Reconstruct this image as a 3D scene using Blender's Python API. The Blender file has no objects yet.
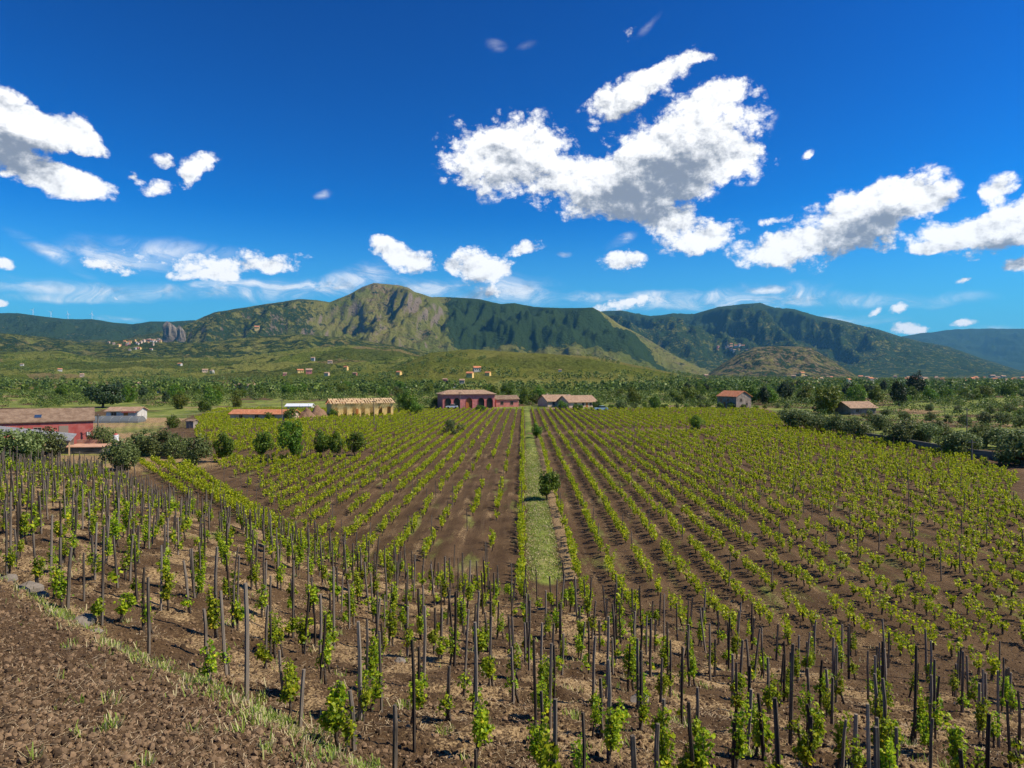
import bpy, math, random
import numpy as np
from mathutils import Vector, Matrix
random.seed(11)
rng = np.random.default_rng(11)
R = math.radians
scene = bpy.context.scene
col = scene.collection
CAMZ = 10.8            # camera height above the level plain
F, CX, HY = 683.0, 512.0, 376.0   # focal length and horizon of the lens, used only to look up distances

# ------------------------------------------------------------------ camera, sky, sun, exposure
cd = bpy.data.cameras.new('camera'); cam = bpy.data.objects.new('camera', cd); col.objects.link(cam)
cam.location = (0, 0, CAMZ); cam.rotation_euler = (R(90), 0, 0)
cd.sensor_width = 36; cd.lens = F/1024*36; cd.shift_y = -(384-HY)/1024
cd.clip_start = 0.3; cd.clip_end = 60000
scene.camera = cam
SUN_AZ, SUN_EL = 97.0, 48.0      # azimuth from +Y towards +X
sd = bpy.data.lights.new('sun', 'SUN'); sun = bpy.data.objects.new('sun', sd); col.objects.link(sun)
sd.energy = 5.0; sd.angle = R(0.5); sd.color = (1.0, 0.90, 0.72)
sv = Vector((math.sin(R(SUN_AZ))*math.cos(R(SUN_EL)), math.cos(R(SUN_AZ))*math.cos(R(SUN_EL)), math.sin(R(SUN_EL))))
sun.rotation_euler = sv.to_track_quat('Z', 'Y').to_euler(); sun.location = (60, 20, 90)
scene.view_settings.view_transform = 'Standard'; scene.view_settings.look = 'None'
scene.view_settings.exposure = 0.38; scene.view_settings.gamma = 1.0
scene.view_settings.use_curve_mapping = False
scene.cycles.use_denoising = True
scene.cycles.max_bounces = 6; scene.cycles.diffuse_bounces = 2; scene.cycles.glossy_bounces = 2
scene.cycles.transmission_bounces = 3; scene.cycles.volume_bounces = 1
scene.cycles.use_adaptive_sampling = True; scene.cycles.adaptive_threshold = 0.02

world = bpy.data.worlds.new('World'); scene.world = world; world.use_nodes = True
world.cycles.sampling_method = 'MANUAL'; world.cycles.sample_map_resolution = 256

class NT:
    """short hand for writing node trees"""
    def __init__(s, nt): s.nt = nt; s.nt.nodes.clear()
    def n(s, t, _op=None, **kw):
        nd = s.nt.nodes.new(t)
        for k, v in kw.items():
            if k[0] == 'i' and k[1:].isdigit():
                k = int(k[1:])
                if hasattr(v, 'is_output') or isinstance(v, bpy.types.NodeSocket): s.nt.links.new(v, nd.inputs[k])
                else: nd.inputs[k].default_value = v
            elif isinstance(v, bpy.types.NodeSocket): s.nt.links.new(v, nd.inputs[k])
            elif k in nd.inputs and not hasattr(nd, k): nd.inputs[k].default_value = v
            else: setattr(nd, k, v)
        return nd
    def m(s, op, a, b=0.0, c=None, clamp=False):
        nd = s.nt.nodes.new('ShaderNodeMath'); nd.operation = op; nd.use_clamp = clamp
        for i, v in enumerate((a, b, c)):
            if v is None: continue
            if isinstance(v, bpy.types.NodeSocket): s.nt.links.new(v, nd.inputs[i])
            else: nd.inputs[i].default_value = v
        return nd.outputs[0]
    def mix(s, f, a, b, blend='MIX'):
        nd = s.nt.nodes.new('ShaderNodeMix'); nd.data_type = 'RGBA'; nd.blend_type = blend; nd.clamp_factor = True
        for i, v in ((0, f), (6, a), (7, b)):
            if isinstance(v, bpy.types.NodeSocket): s.nt.links.new(v, nd.inputs[i])
            elif i == 0: nd.inputs[0].default_value = v
            else: nd.inputs[i].default_value = (*v, 1) if len(v) == 3 else v
        return nd.outputs[2]
    def ss(s, x, lo, hi, a=0.0, b=1.0):
        nd = s.nt.nodes.new('ShaderNodeMapRange'); nd.interpolation_type = 'SMOOTHSTEP'
        s.nt.links.new(x, nd.inputs[0])
        for i, v in enumerate((lo, hi, a, b)): nd.inputs[i+1].default_value = v
        return nd.outputs[0]
    def noise(s, vec, scale, detail=4, rough=0.55, dist=0.0, dim='3D'):
        nd = s.nt.nodes.new('ShaderNodeTexNoise'); nd.noise_dimensions = dim; s.nt.links.new(vec, nd.inputs['Vector'])
        nd.inputs['Scale'].default_value = scale; nd.inputs['Detail'].default_value = detail
        nd.inputs['Roughness'].default_value = rough; nd.inputs['Distortion'].default_value = dist
        return nd.outputs['Fac']

def ae(px, py):
    v = Vector(((px-CX)/F, 1, (HY-py)/F))
    return math.atan2(v.x, v.y), math.atan2(v.z, math.hypot(v.x, v.y))
# clouds of the day: centre, half sizes (in the photograph's angular units), tilt, thickness
CLOUDS = [
 (507,156,64,36,0,1),(606,188,74,26,4,1),(692,142,66,40,20,1),(655,170,66,38,8,1),(743,160,32,20,-10,.8),(718,94,34,12,10,.75),
 (615,104,38,18,28,1),(658,79,42,13,22,.95),(699,61,18,4,-5,.7),(497,45,10,6,0,.3),(527,47,12,4,10,.2),(632,32,9,6,0,.55),
 (650,24,16,4,35,.25),(808,155,8,4,40,.6),
 (668,220,27,12,0,.9),(700,238,38,17,4,1),(620,264,23,12,4,1),(620,240,16,6,25,.5),(524,248,20,7,6,.95),(565,252,8,3,0,.4),
 (390,249,21,10,-10,1),(414,261,25,13,-10,1),(478,266,26,18,0,1),(500,271,18,8,10,.7),(451,266,11,7,0,.7),(487,294,14,6,0,.7),
 (500,288,60,13,0,.42),(626,303,30,7,12,.9),(589,296,24,6,0,.48),(660,297,64,6,4,.42),(357,276,36,12,20,.40),(420,288,60,10,-12,.36),
 (848,228,78,30,12,1),(887,200,52,22,14,1),(775,249,40,14,5,1),(941,200,24,11,25,.9),(766,222,14,5,12,.6),
 (975,236,56,20,2,1),(1020,224,46,22,10,1),(1000,190,20,12,32,.9),(934,246,30,5,4,.75),(1020,266,24,9,4,.95),
 (966,282,11,4,14,.75),(902,308,13,5,20,.75),(874,310,9,4,25,.7),(849,319,56,5,-2,.50),(909,328,30,6,2,.8),(963,324,14,4,5,.7),(700,298,30,6,0,.42),
 (10,124,50,25,-8,1),(54,133,42,18,-5,1),(-10,108,40,25,0,1),(85,134,16,20,20,.7),(94,151,22,8,-10,.7),(5,151,26,10,0,.6),
 (42,175,52,15,-8,1),(80,183,38,15,-4,1),(134,177,10,6,0,.7),(161,161,11,7,10,.65),(157,187,19,8,5,.85),(203,163,28,9,18,.85),(188,176,15,9,40,.7),
 (323,193,9,4,10,.5),(205,262,80,17,0,.62),(102,265,34,9,-5,.7),(217,277,20,6,0,.75),(272,286,96,8,6,.45),(280,262,34,8,15,.6),
 (52,255,50,8,-30,.38),(120,262,60,10,-5,.40),(2,264,14,7,0,.85),(118,298,9,4,0,.55),(2,302,10,4,0,.6),(118,321,24,4,0,.45),(60,300,60,4,0,.3),
 (765,292,60,12,0,.5),(240,292,130,10,3,.5),(60,290,90,9,-3,.4),(460,300,90,14,0,.5),(700,302,120,9,0,.5),(160,250,90,12,0,.4),(840,300,60,8,0,.4),(930,300,60,7,0,.4),(800,250,50,8,0,.3),(990,330,40,5,0,.3),(545,340,150,10,0,.25)]
def cloud_field(name, blobs):
    g = bpy.data.node_groups.new(name, 'ShaderNodeTree')
    g.interface.new_socket('V', in_out='INPUT', socket_type='NodeSocketVector')
    g.interface.new_socket('D', in_out='OUTPUT', socket_type='NodeSocketFloat')
    t = NT(g); gi = g.nodes.new('NodeGroupInput'); go = g.nodes.new('NodeGroupOutput')
    acc = None
    for (x, y, rx, ry, rot, w) in blobs:
        a, e = ae(x, y); k = 1.36/F; ca = math.cos(a)
        mp = t.n('ShaderNodeMapping', vector_type='TEXTURE', i0=gi.outputs[0])
        mp.inputs[1].default_value = (a, e, 0); mp.inputs[2].default_value = (0, 0, R(rot)); mp.inputs[3].default_value = (rx*k*ca*ca, ry*k*ca, 1)
        gr = t.n('ShaderNodeTexGradient', gradient_type='SPHERICAL', i0=mp.outputs[0])
        acc = t.m('MULTIPLY_ADD', gr.outputs[1], w, acc if acc is not None else 0.0)
    g.links.new(acc, go.inputs[0]); return g
w = NT(world.node_tree)
tc = w.n('ShaderNodeTexCoord'); sp = w.n('ShaderNodeSeparateXYZ', i0=tc.outputs['Generated'])
az = w.m('ARCTAN2', sp.outputs[0], sp.outputs[1])
hr = w.m('SQRT', w.m('ADD', w.m('MULTIPLY', sp.outputs[0], sp.outputs[0]), w.m('MULTIPLY', sp.outputs[1], sp.outputs[1])))
el = w.m('ARCTAN2', sp.outputs[2], hr)
P = w.n('ShaderNodeCombineXYZ', i0=az, i1=el).outputs[0]
# gentle domain warp so that the edges fray
wn = w.nt.nodes.new('ShaderNodeTexNoise'); w.nt.links.new(P, wn.inputs['Vector']); wn.inputs['Scale'].default_value = 16; wn.inputs['Detail'].default_value = 5
wv = w.n('ShaderNodeVectorMath', operation='SUBTRACT', i0=wn.outputs['Color'], i1=(0.5, 0.5, 0.5)).outputs[0]
wv = w.n('ShaderNodeVectorMath', operation='MULTIPLY', i0=wv, i1=(0.026, 0.022, 0)).outputs[0]
PW = w.n('ShaderNodeVectorMath', operation='ADD', i0=P, i1=wv).outputs[0]
full = cloud_field('cloud_field', [c for c in CLOUDS if c[5] > .5]); wisp = cloud_field('cloud_wisps', [c for c in CLOUDS if c[5] <= .5]); big = cloud_field('cloud_mass', [c for c in CLOUDS if c[2]*c[3] > 300 and c[5] >= .9])
def grp(g, v):
    nd = w.nt.nodes.new('ShaderNodeGroup'); nd.node_tree = g; w.nt.links.new(v, nd.inputs[0]); return nd.outputs[0]
D0 = grp(full, PW)
PS = w.n('ShaderNodeVectorMath', operation='MULTIPLY', i0=P, i1=(0.8, 1.25, 1)).outputs[0]
fb = w.noise(PS, 15, 9, 0.66, 0.0, '2D')
def billow(v):
    nd = w.nt.nodes.new('ShaderNodeTexVoronoi'); nd.voronoi_dimensions = '2D'; nd.feature = 'SMOOTH_F1'; w.nt.links.new(v, nd.inputs['Vector']); nd.inputs['Scale'].default_value = 34; nd.inputs['Detail'].default_value = 3.0; nd.inputs['Roughness'].default_value = 0.62; nd.inputs['Lacunarity'].default_value = 2.2; nd.inputs['Smoothness'].default_value = 0.35; nd.normalize = True
    return nd.outputs['Distance']
PB = w.n('ShaderNodeVectorMath', operation='MULTIPLY', i0=PW, i1=(0.9, 1.15, 1)).outputs[0]
b0 = billow(PB); b1 = billow(w.n('ShaderNodeVectorMath', operation='ADD', i0=PB, i1=(0.004, 0.011, 0)).outputs[0])
Dn = w.m('ADD', w.m('ADD', w.m('MINIMUM', D0, 0.92), w.m('MULTIPLY', w.m('SUBTRACT', fb, 0.5), 1.25)), w.m('MULTIPLY', w.m('SUBTRACT', 0.36, b0), 1.25))
puff = w.m('MULTIPLY', w.ss(Dn, 0.26, 0.66), w.ss(D0, 0.02, 0.16))
PT = w.n('ShaderNodeVectorMath', operation='MULTIPLY', i0=PW, i1=(0.55, 1.6, 1)).outputs[0]
veil = w.m('MULTIPLY', w.ss(grp(wisp, PW), 0.02, 0.5), w.ss(w.noise(PT, 22, 7, 0.66, 0.8, '2D'), 0.36, 0.72, 0.08, 0.85))
alpha = w.m('MAXIMUM', puff, veil)
offs = w.n('ShaderNodeVectorMath', operation='ADD', i0=PW, i1=(0.012, 0.034, 0)).outputs[0]
S0 = grp(big, offs)
fb2 = w.noise(w.n('ShaderNodeVectorMath', operation='ADD', i0=PS, i1=(0.008, 0.02, 0)).outputs[0], 15, 6, 0.62, 0.0, '2D')
lump = w.m('SUBTRACT', fb2, fb)
Sh = w.m('ADD', w.m('MULTIPLY', w.ss(S0, 0.10, 1.5), 1.0), w.m('ADD', w.m('MULTIPLY', lump, 1.8), w.m('MULTIPLY', w.m('SUBTRACT', b0, b1), 1.5)))
shade = w.ss(Sh, -0.10, 1.05)
sky = w.n('ShaderNodeTexSky', sky_type='NISHITA', sun_disc=False, sun_elevation=R(SUN_EL), sun_rotation=R(SUN_AZ), altitude=700, air_density=1.0, dust_density=0.4, ozone_density=3.0)
# polarised, saturated blue of the photograph: the same sky through a filter
base_ = w.n('ShaderNodeHueSaturation', i0=0.5, i1=1.35, i2=1.0, i3=1.0, Color=sky.outputs[0]).outputs[0]
gm = w.n('ShaderNodeGamma', i0=base_, i1=1.6).outputs[0]
hs = w.n('ShaderNodeMix', data_type='RGBA', blend_type='MULTIPLY'); w.nt.links.new(gm, hs.inputs[6])
hs.inputs[0].default_value = 1.0; hs.inputs[7].default_value = (0.010, 0.490, 0.530, 1)
ccol = w.mix(shade, (12.4, 12.3, 12.1), (2.9, 3.3, 4.0))
low = w.mix(w.ss(el, 0.24, 0.02, 0.0, 0.75), hs.outputs[2], (1.6, 4.6, 7.4))
skyc = w.mix(w.m('MULTIPLY', alpha, 0.98), low, ccol)
bg = w.n('ShaderNodeBackground', i0=skyc, i1=0.075)
w.nt.links.new(bg.outputs[0], w.n('ShaderNodeOutputWorld').inputs[0])

# ------------------------------------------------------------------ numeric helpers
_perm = np.random.default_rng(5).permutation(4096).astype(np.int64)
_gr = np.random.default_rng(6).uniform(0, 2*np.pi, 4096)
def perlin(x, y):
    xi = np.floor(x).astype(np.int64); yi = np.floor(y).astype(np.int64); xf = x-xi; yf = y-yi
    u = xf*xf*xf*(xf*(xf*6-15)+10); v = yf*yf*yf*(yf*(yf*6-15)+10)
    def g(ix, iy, dx, dy):
        a = _gr[_perm[(_perm[ix & 4095]+iy) & 4095]]; return np.cos(a)*dx+np.sin(a)*dy
    a = g(xi, yi, xf, yf); b = g(xi+1, yi, xf-1, yf); c = g(xi, yi+1, xf, yf-1); d = g(xi+1, yi+1, xf-1, yf-1)
    return ((a+(b-a)*u)+((c+(d-c)*u)-(a+(b-a)*u))*v)*1.5
def fbm(x, y, o=5, rough=0.5, ridged=False):
    s = 0; a = 1; t = 0
    for k in range(o):
        n = perlin(x*2**k+17.3*k, y*2**k-9.1*k)
        if ridged: n = 1-2*np.abs(n)
        s = s+a*n; t += a; a *= rough
    return s/t
def sstep(x, a, b):
    t = np.clip((x-a)/(b-a), 0, 1); return t*t*(3-2*t)

# control points of the foreground slope: photograph x, y and the distance judged from the stakes
CP = [(0,768,7.8),(0,590,17),(110,650,14),(330,768,9.5),(480,768,10.5),(606,765,11),(760,768,12),(1000,768,13),(0,520,28),(20,490,42),
      (0,472,58),(100,480,58),(150,492,54),(250,527,42),(400,580,33),(520,602,31),(610,612,30),(760,650,27),(1000,690,23.5),(300,650,18),
      (500,680,16.5),(650,700,16.5),(850,712,18),(200,600,19.5),(400,620,24),(100,540,25)]
cp = [((x-CX)/F*d, d, CAMZ-(y-HY)/F*d) for x, y, d in CP]
cp += [(0,0,6.9),(-10,0,7.4),(-30,5,7.5),(12,0,5.5),(30,0,3.0),(50,0,0.5),(30,18,-0.8),(60,18,-3),(0,42,-3),(20,38,-3),(-12,46,-2.6),(-26,56,-2.2),
       (-40,72,-1.4),(-60,75,-0.5),(-70,50,3.2),(-60,25,6),(0,70,-8),(40,50,-7),(-120,60,3),(-120,110,-3),(-20,100,-9),(60,100,-12)]
cp = np.array(cp)
_A = np.sqrt(((cp[:, None, :2]-cp[None, :, :2])**2).sum(-1)+4.0)
_n = len(cp); _M = np.zeros((_n+3, _n+3)); _M[:_n, :_n] = _A+np.eye(_n)*-0.15; _M[:_n, _n] = 1; _M[:_n, n1:=_n+1] = cp[:, 0]; _M[:_n, _n+2] = cp[:, 1]; _M[_n:, :_n] = _M[:_n, _n:].T
_W = np.linalg.solve(_M, np.concatenate([cp[:, 2], [0, 0, 0]]))
def slope_raw(X, Y):
    s = np.full(np.shape(X), _W[_n])+_W[_n+1]*X+_W[_n+2]*Y
    for i in range(_n): s = s+_W[i]*np.sqrt((X-cp[i, 0])**2+(Y-cp[i, 1])**2+4.0)
    return s
def gbase(X, Y):
    """smooth ground height of the near land"""
    X = np.asarray(X, float); Y = np.asarray(Y, float)
    s = np.where(Y < 130, slope_raw(X, np.minimum(Y, 130)), -5)
    s = np.clip(s, -6, 9); s = s*(1-sstep(Y, 80, 125)) - 6*sstep(Y, 80, 125)
    k = 0.35; z = np.where(s > 6*k, s, k*np.log1p(np.exp(np.clip(s/k, -30, 30))))
    z = z+0.25*fbm(X/35, Y/35, 2)*sstep(Y, 30, 60)
    return z
# boundary between the bare dug terrace (bottom left) and the staked slope
BD = np.array([(-260, 27), (-75, 25.0)]+[((x-CX)/F*d, d) for x, y, d in [(-160,560,22),(0,592,17),(55,612,15.6),(110,650,13.6),(205,695,11.9),(335,768,9.4),(400,800,8.2),(470,860,6.5)]])
def terrace_side(X, Y):
    """>0 on the bare terrace, metres from its edge"""
    xb = np.interp(Y, BD[::-1, 1], BD[::-1, 0]); return (xb-X)*0.75
PXD = 0.016                         # the rows run towards (PXD, 1)
def at(px, py):
    """where the ground is seen at a given place of the photograph"""
    Y = np.exp(np.linspace(math.log(5), math.log(3000), 4000)); X = (px-CX)/F*Y
    z = gbase(X, Y); zr = CAMZ-(py-HY)/F*Y
    i = np.argmax(zr < z); i = max(i, 1)
    return float(X[i]), float(Y[i]), float(z[i])
def gz(x, y): return float(gbase(np.array([x]), np.array([y]))[0])

def mk(name, V, Fc, mats, parent=None, smooth=False, mi=None):
    V = np.ascontiguousarray(V, dtype=np.float32); Fc = np.ascontiguousarray(Fc, dtype=np.int32)
    me = bpy.data.meshes.new(name); me.vertices.add(len(V)); me.vertices.foreach_set('co', V.ravel())
    n, k = Fc.shape; me.loops.add(n*k); me.loops.foreach_set('vertex_index', Fc.ravel())
    me.polygons.add(n); me.polygons.foreach_set('loop_start', np.arange(0, n*k, k, dtype=np.int32))
    me.polygons.foreach_set('loop_total', np.full(n, k, dtype=np.int32))
    if mi is not None: me.polygons.foreach_set('material_index', np.asarray(mi, dtype=np.int32))
    me.polygons.foreach_set('use_smooth', np.full(n, smooth, dtype=bool))
    me.update(calc_edges=True); me.validate()
    for m_ in (mats if isinstance(mats, (list, tuple)) else [mats]): me.materials.append(m_)
    if name is None: return me
    o = bpy.data.objects.new(name, me); col.objects.link(o)
    if parent: o.parent = parent
    return o
def tag(o, label=None, cat=None, group=None, kind=None):
    if label: o['label'] = label
    if cat: o['category'] = cat
    if group: o['group'] = group
    if kind: o['kind'] = kind
    return o
def empty(name, loc, rz=0.0, scale=1.0):
    o = bpy.data.objects.new(name, None); col.objects.link(o); o.location = loc; o.rotation_euler = (0, 0, rz)
    o.scale = (scale,)*3 if not hasattr(scale, '__len__') else scale
    o.empty_display_size = 0.3
    return o
def copy_tree(o, parent=None):
    c = o.copy(); col.objects.link(c)
    if parent: c.parent = parent
    for ch in KIDS.get(o.name, []): copy_tree(ch, c)
    return c
KIDS = {}
def reg(root, *kids): KIDS[root.name] = list(kids); return root

class MB:
    """collects boxes, prisms and tubes for one mesh"""
    def __init__(s): s.v = []; s.f = []
    def face(s, pts):
        b = len(s.v); s.v += [tuple(p) for p in pts]; s.f.append(tuple(range(b, b+len(pts))))
    def solid(s, pts, faces):
        b = len(s.v); s.v += [tuple(p) for p in pts]; s.f += [tuple(b+i for i in f) for f in faces]
    def box(s, x0, x1, y0, y1, z0, z1):
        s.solid([(x0,y0,z0),(x1,y0,z0),(x1,y1,z0),(x0,y1,z0),(x0,y0,z1),(x1,y0,z1),(x1,y1,z1),(x0,y1,z1)],
                [(3,2,1,0),(4,5,6,7),(0,1,5,4),(1,2,6,5),(2,3,7,6),(3,0,4,7)]); return s
    def slab(s, a, b, c, d, t):
        """a thick quad; t is the drop of its underside"""
        p = [Vector(q) for q in (a, b, c, d)]; q = [v-Vector((0, 0, t)) for v in p]
        s.solid(p+q, [(0,1,2,3),(7,6,5,4),(0,4,5,1),(1,5,6,2),(2,6,7,3),(3,7,4,0)]); return s
    def tube(s, pts, rad, n=6):
        pts = [Vector(p) for p in pts]; rings = []
        for i, p in enumerate(pts):
            d = (pts[min(i+1, len(pts)-1)]-pts[max(i-1, 0)]).normalized()
            u = d.cross(Vector((0.3, 1, 0.12))).normalized(); v = d.cross(u); r = rad[i] if hasattr(rad, '__len__') else rad
            b = len(s.v); s.v += [tuple(p+(u*math.cos(2*math.pi*k/n)+v*math.sin(2*math.pi*k/n))*r) for k in range(n)]; rings.append(b)
        for a, b in zip(rings, rings[1:]):
            s.f += [(a+k, a+(k+1) % n, b+(k+1) % n, b+k) for k in range(n)]
        s.f.append(tuple(rings[0]+k for k in range(n))[::-1]); s.f.append(tuple(rings[-1]+k for k in range(n))); return s
    def build(s, name, mat, parent=None, smooth=False, link=True):
        me = bpy.data.meshes.new(name); me.from_pydata(s.v, [], s.f); me.update(); me.materials.append(mat)
        if smooth: me.polygons.foreach_set('use_smooth', [True]*len(me.polygons))
        o = bpy.data.objects.new(name, me)
        if link: col.objects.link(o)
        if parent: o.parent = parent
        return o

# ------------------------------------------------------------------ materials
def mat(name, fn):
    m_ = bpy.data.materials.new(name); m_.use_nodes = True; t = NT(m_.node_tree)
    out = t.n('ShaderNodeOutputMaterial'); s = fn(t); t.nt.links.new(s, out.inputs[0]); return m_
def pos(t): return t.n('ShaderNodeNewGeometry').outputs['Position']
def objc(t): return t.n('ShaderNodeTexCoord').outputs['Object']
def bsdf(t, c, rough=0.9, bump=None, bs=0.5, bd=0.05, spec=0.2):
    b = t.n('ShaderNodeBsdfPrincipled')
    if isinstance(c, bpy.types.NodeSocket): t.nt.links.new(c, b.inputs['Base Color'])
    else: b.inputs['Base Color'].default_value = (*c, 1)
    b.inputs['Roughness'].default_value = rough; b.inputs['Specular IOR Level'].default_value = spec
    if bump is not None:
        bn = t.n('ShaderNodeBump'); bn.inputs['Strength'].default_value = bs; bn.inputs['Distance'].default_value = bd
        t.nt.links.new(bump, bn.inputs['Height']); t.nt.links.new(bn.outputs[0], b.inputs['Normal'])
    return b.outputs[0]
def leafmat(name, c1, c2, trans=0.35, c3=None, p3=0.9):
    def f(t):
        g = t.n('ShaderNodeNewGeometry'); rnd = g.outputs['Random Per Island']
        oi = t.n('ShaderNodeObjectInfo').outputs['Random']
        c = t.mix(rnd, c1, c2)
        if c3: c = t.mix(t.ss(rnd, p3, p3+0.04), c, c3)
        hv = t.n('ShaderNodeHueSaturation', Color=c); t.nt.links.new(t.m('MULTIPLY_ADD', oi, 0.5, 0.75), hv.inputs['Value'])
        t.nt.links.new(t.m('MULTIPLY_ADD', oi, 0.03, 0.485), hv.inputs['Hue']); c = hv.outputs[0]
        d = bsdf(t, c, 0.5, spec=0.3)
        tr = t.n('ShaderNodeBsdfTranslucent', i0=c).outputs[0]
        return t.n('ShaderNodeMixShader', i0=trans, i1=d, i2=tr).outputs[0]
    return mat(name, f)
M = {}
M['vine'] = leafmat('vine_leaf', (0.11, 0.22, 0.010), (0.54, 0.60, 0.022), 0.5, (0.70, 0.58, 0.03), 0.92)
M['vine_far'] = leafmat('vine_leaf_rows', (0.17, 0.27, 0.009), (0.60, 0.60, 0.018), 0.5)
M['olive'] = leafmat('olive_leaf', (0.072, 0.108, 0.024), (0.200, 0.240, 0.075), 0.3)
M['broad'] = leafmat('broad_leaf', (0.045, 0.105, 0.009), (0.18, 0.27, 0.024), 0.38)
M['lime'] = leafmat('yellow_green_leaf', (0.085, 0.125, 0.012), (0.19, 0.22, 0.022), 0.3)
M['pine'] = leafmat('needle', (0.014, 0.032, 0.010), (0.055, 0.085, 0.026), 0.1)
M['wood_far'] = leafmat('woodland_leaf', (0.024, 0.052, 0.009), (0.19, 0.235, 0.040), 0.28)
M['grass'] = leafmat('grass_blade', (0.15, 0.24, 0.022), (0.42, 0.46, 0.08), 0.4, (0.55, 0.46, 0.25), 0.6)
M['straw'] = leafmat('dry_straw', (0.30, 0.22, 0.12), (0.55, 0.43, 0.27), 0.1)
M['stake'] = mat('weathered_stake', lambda t: bsdf(t, t.mix(t.ss(t.m('ADD', t.noise(t.n('ShaderNodeVectorMath', operation='MULTIPLY', i0=objc(t), i1=(30, 30, 2.5)).outputs[0], 1.0, 4), t.m('MULTIPLY_ADD', t.n('ShaderNodeObjectInfo').outputs['Random'], 0.5, -0.25)), 0.25, 0.8), (0.035, 0.025, 0.018), (0.24, 0.195, 0.150)), 0.9,
                 t.noise(t.n('ShaderNodeVectorMath', operation='MULTIPLY', i0=objc(t), i1=(60, 60, 4)).outputs[0], 1.0, 3), 0.6, 0.01))
M['pale_stake'] = mat('pale_new_stake', lambda t: bsdf(t, t.mix(t.noise(objc(t), 12, 3), (0.32, 0.22, 0.12), (0.5, 0.38, 0.24)), 0.85))
M['bark'] = mat('bark', lambda t: bsdf(t, t.mix(t.noise(objc(t), 14, 5), (0.030, 0.022, 0.016), (0.13, 0.10, 0.075)), 0.95, t.noise(objc(t), 30, 4), 0.8, 0.03))
M['stone'] = mat('dry_stone', lambda t: (lambda v: bsdf(t, t.mix(t.ss(v.outputs[0], 0.0, 0.35), (0.03, 0.027, 0.025), t.mix(t.n('ShaderNodeSeparateColor', i0=v.outputs['Color']).outputs[0], (0.07, 0.062, 0.052), (0.17, 0.15, 0.125))), 0.95, v.outputs[0], 0.8, 0.1))(t.n('ShaderNodeTexVoronoi', feature='F1', i2=3.2)))
M['rock'] = mat('grey_rock', lambda t: bsdf(t, t.mix(t.noise(objc(t), 9, 5), (0.12, 0.10, 0.08), (0.27, 0.23, 0.19)), 0.95, t.noise(objc(t), 22, 5), 0.7, 0.03))
M['clod'] = mat('dug_clod', lambda t: bsdf(t, t.mix(t.n('ShaderNodeNewGeometry').outputs['Random Per Island'], (0.045, 0.028, 0.016), (0.24, 0.155, 0.088)), 0.97, t.noise(pos(t), 60, 4), 0.6, 0.01))
def tiles(name, a, b, scale=2.2):
    def f(t):
        o = objc(t); wv = t.n('ShaderNodeTexWave', wave_type='BANDS', bands_direction='X', i0=o); wv.inputs['Scale'].default_value = scale; wv.inputs['Distortion'].default_value = 0.4
        n = t.noise(o, 1.3, 6, 0.7); c = t.mix(t.ss(n, 0.3, 0.72), a, b); c = t.mix(t.m('MULTIPLY', t.ss(t.noise(o, 7, 3), 0.5, 0.7), 0.5), c, tuple(0.45*q for q in b))
        return bsdf(t, c, 0.9, wv.outputs['Fac'], 0.7, 0.08)
    return mat(name, f)
def plaster(name, a, b): return mat(name, lambda t: bsdf(t, t.mix(t.ss(t.noise(objc(t), 1.1, 6, 0.65), 0.3, 0.7), a, b), 0.92, t.noise(objc(t), 20, 3), 0.2, 0.01))
M['tile_brown'] = tiles('brown_roof_tile', (0.20, 0.125, 0.080), (0.36, 0.25, 0.17))
M['tile_orange'] = tiles('orange_roof_tile', (0.52, 0.17, 0.075), (0.66, 0.30, 0.16))
M['tile_tan'] = tiles('tan_roof_tile', (0.32, 0.195, 0.12), (0.50, 0.34, 0.23))
M['metal_roof'] = tiles('grey_sheet_roof', (0.20, 0.20, 0.21), (0.34, 0.34, 0.35))
M['red_wall'] = plaster('red_plaster', (0.38, 0.075, 0.065), (0.50, 0.15, 0.13))
M['pink_wall'] = plaster('dusty_pink_plaster', (0.50, 0.155, 0.135), (0.64, 0.25, 0.215))
M['ochre_wall'] = plaster('raw_ochre_block', (0.66, 0.42, 0.13), (0.84, 0.60, 0.24))
M['white_wall'] = plaster('white_plaster', (0.38, 0.36, 0.33), (0.62, 0.59, 0.54))
M['stone_wall'] = plaster('old_stone_wall', (0.17, 0.135, 0.11), (0.34, 0.28, 0.235))
M['cream_wall'] = plaster('cream_plaster', (0.5, 0.36, 0.26), (0.66, 0.5, 0.38))
M['dark'] = mat('dark_glass', lambda t: bsdf(t, (0.02, 0.022, 0.026), 0.15, spec=0.5))
M['sky_glass'] = mat('skylight_glass', lambda t: bsdf(t, (0.03, 0.06, 0.12), 0.08, spec=0.8))
M['door_wood'] = mat('door_wood', lambda t: bsdf(t, t.mix(t.noise(objc(t), 3, 4), (0.34, 0.11, 0.025), (0.50, 0.19, 0.05)), 0.6))
M['timber'] = mat('raw_timber', lambda t: bsdf(t, t.mix(t.noise(objc(t), 4, 4), (0.42, 0.28, 0.14), (0.66, 0.48, 0.28)), 0.8))
M['frame'] = mat('window_frame_paint', lambda t: bsdf(t, (0.30, 0.22, 0.17), 0.6))
M['paving'] = plaster('terracotta_paving', (0.42, 0.22, 0.14), (0.60, 0.36, 0.25))
M['heap'] = mat('heaped_earth', lambda t: bsdf(t, t.mix(t.noise(pos(t), 0.9, 6), (0.15, 0.085, 0.05), (0.29, 0.18, 0.11)), 0.97, t.noise(pos(t), 3, 5), 0.8, 0.2))
M['white_paint'] = mat('white_paint', lambda t: bsdf(t, (0.72, 0.74, 0.76), 0.35, spec=0.5))
M['blue_paint'] = mat('pale_blue_paint', lambda t: bsdf(t, (0.35, 0.55, 0.68), 0.35, spec=0.5))
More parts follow.
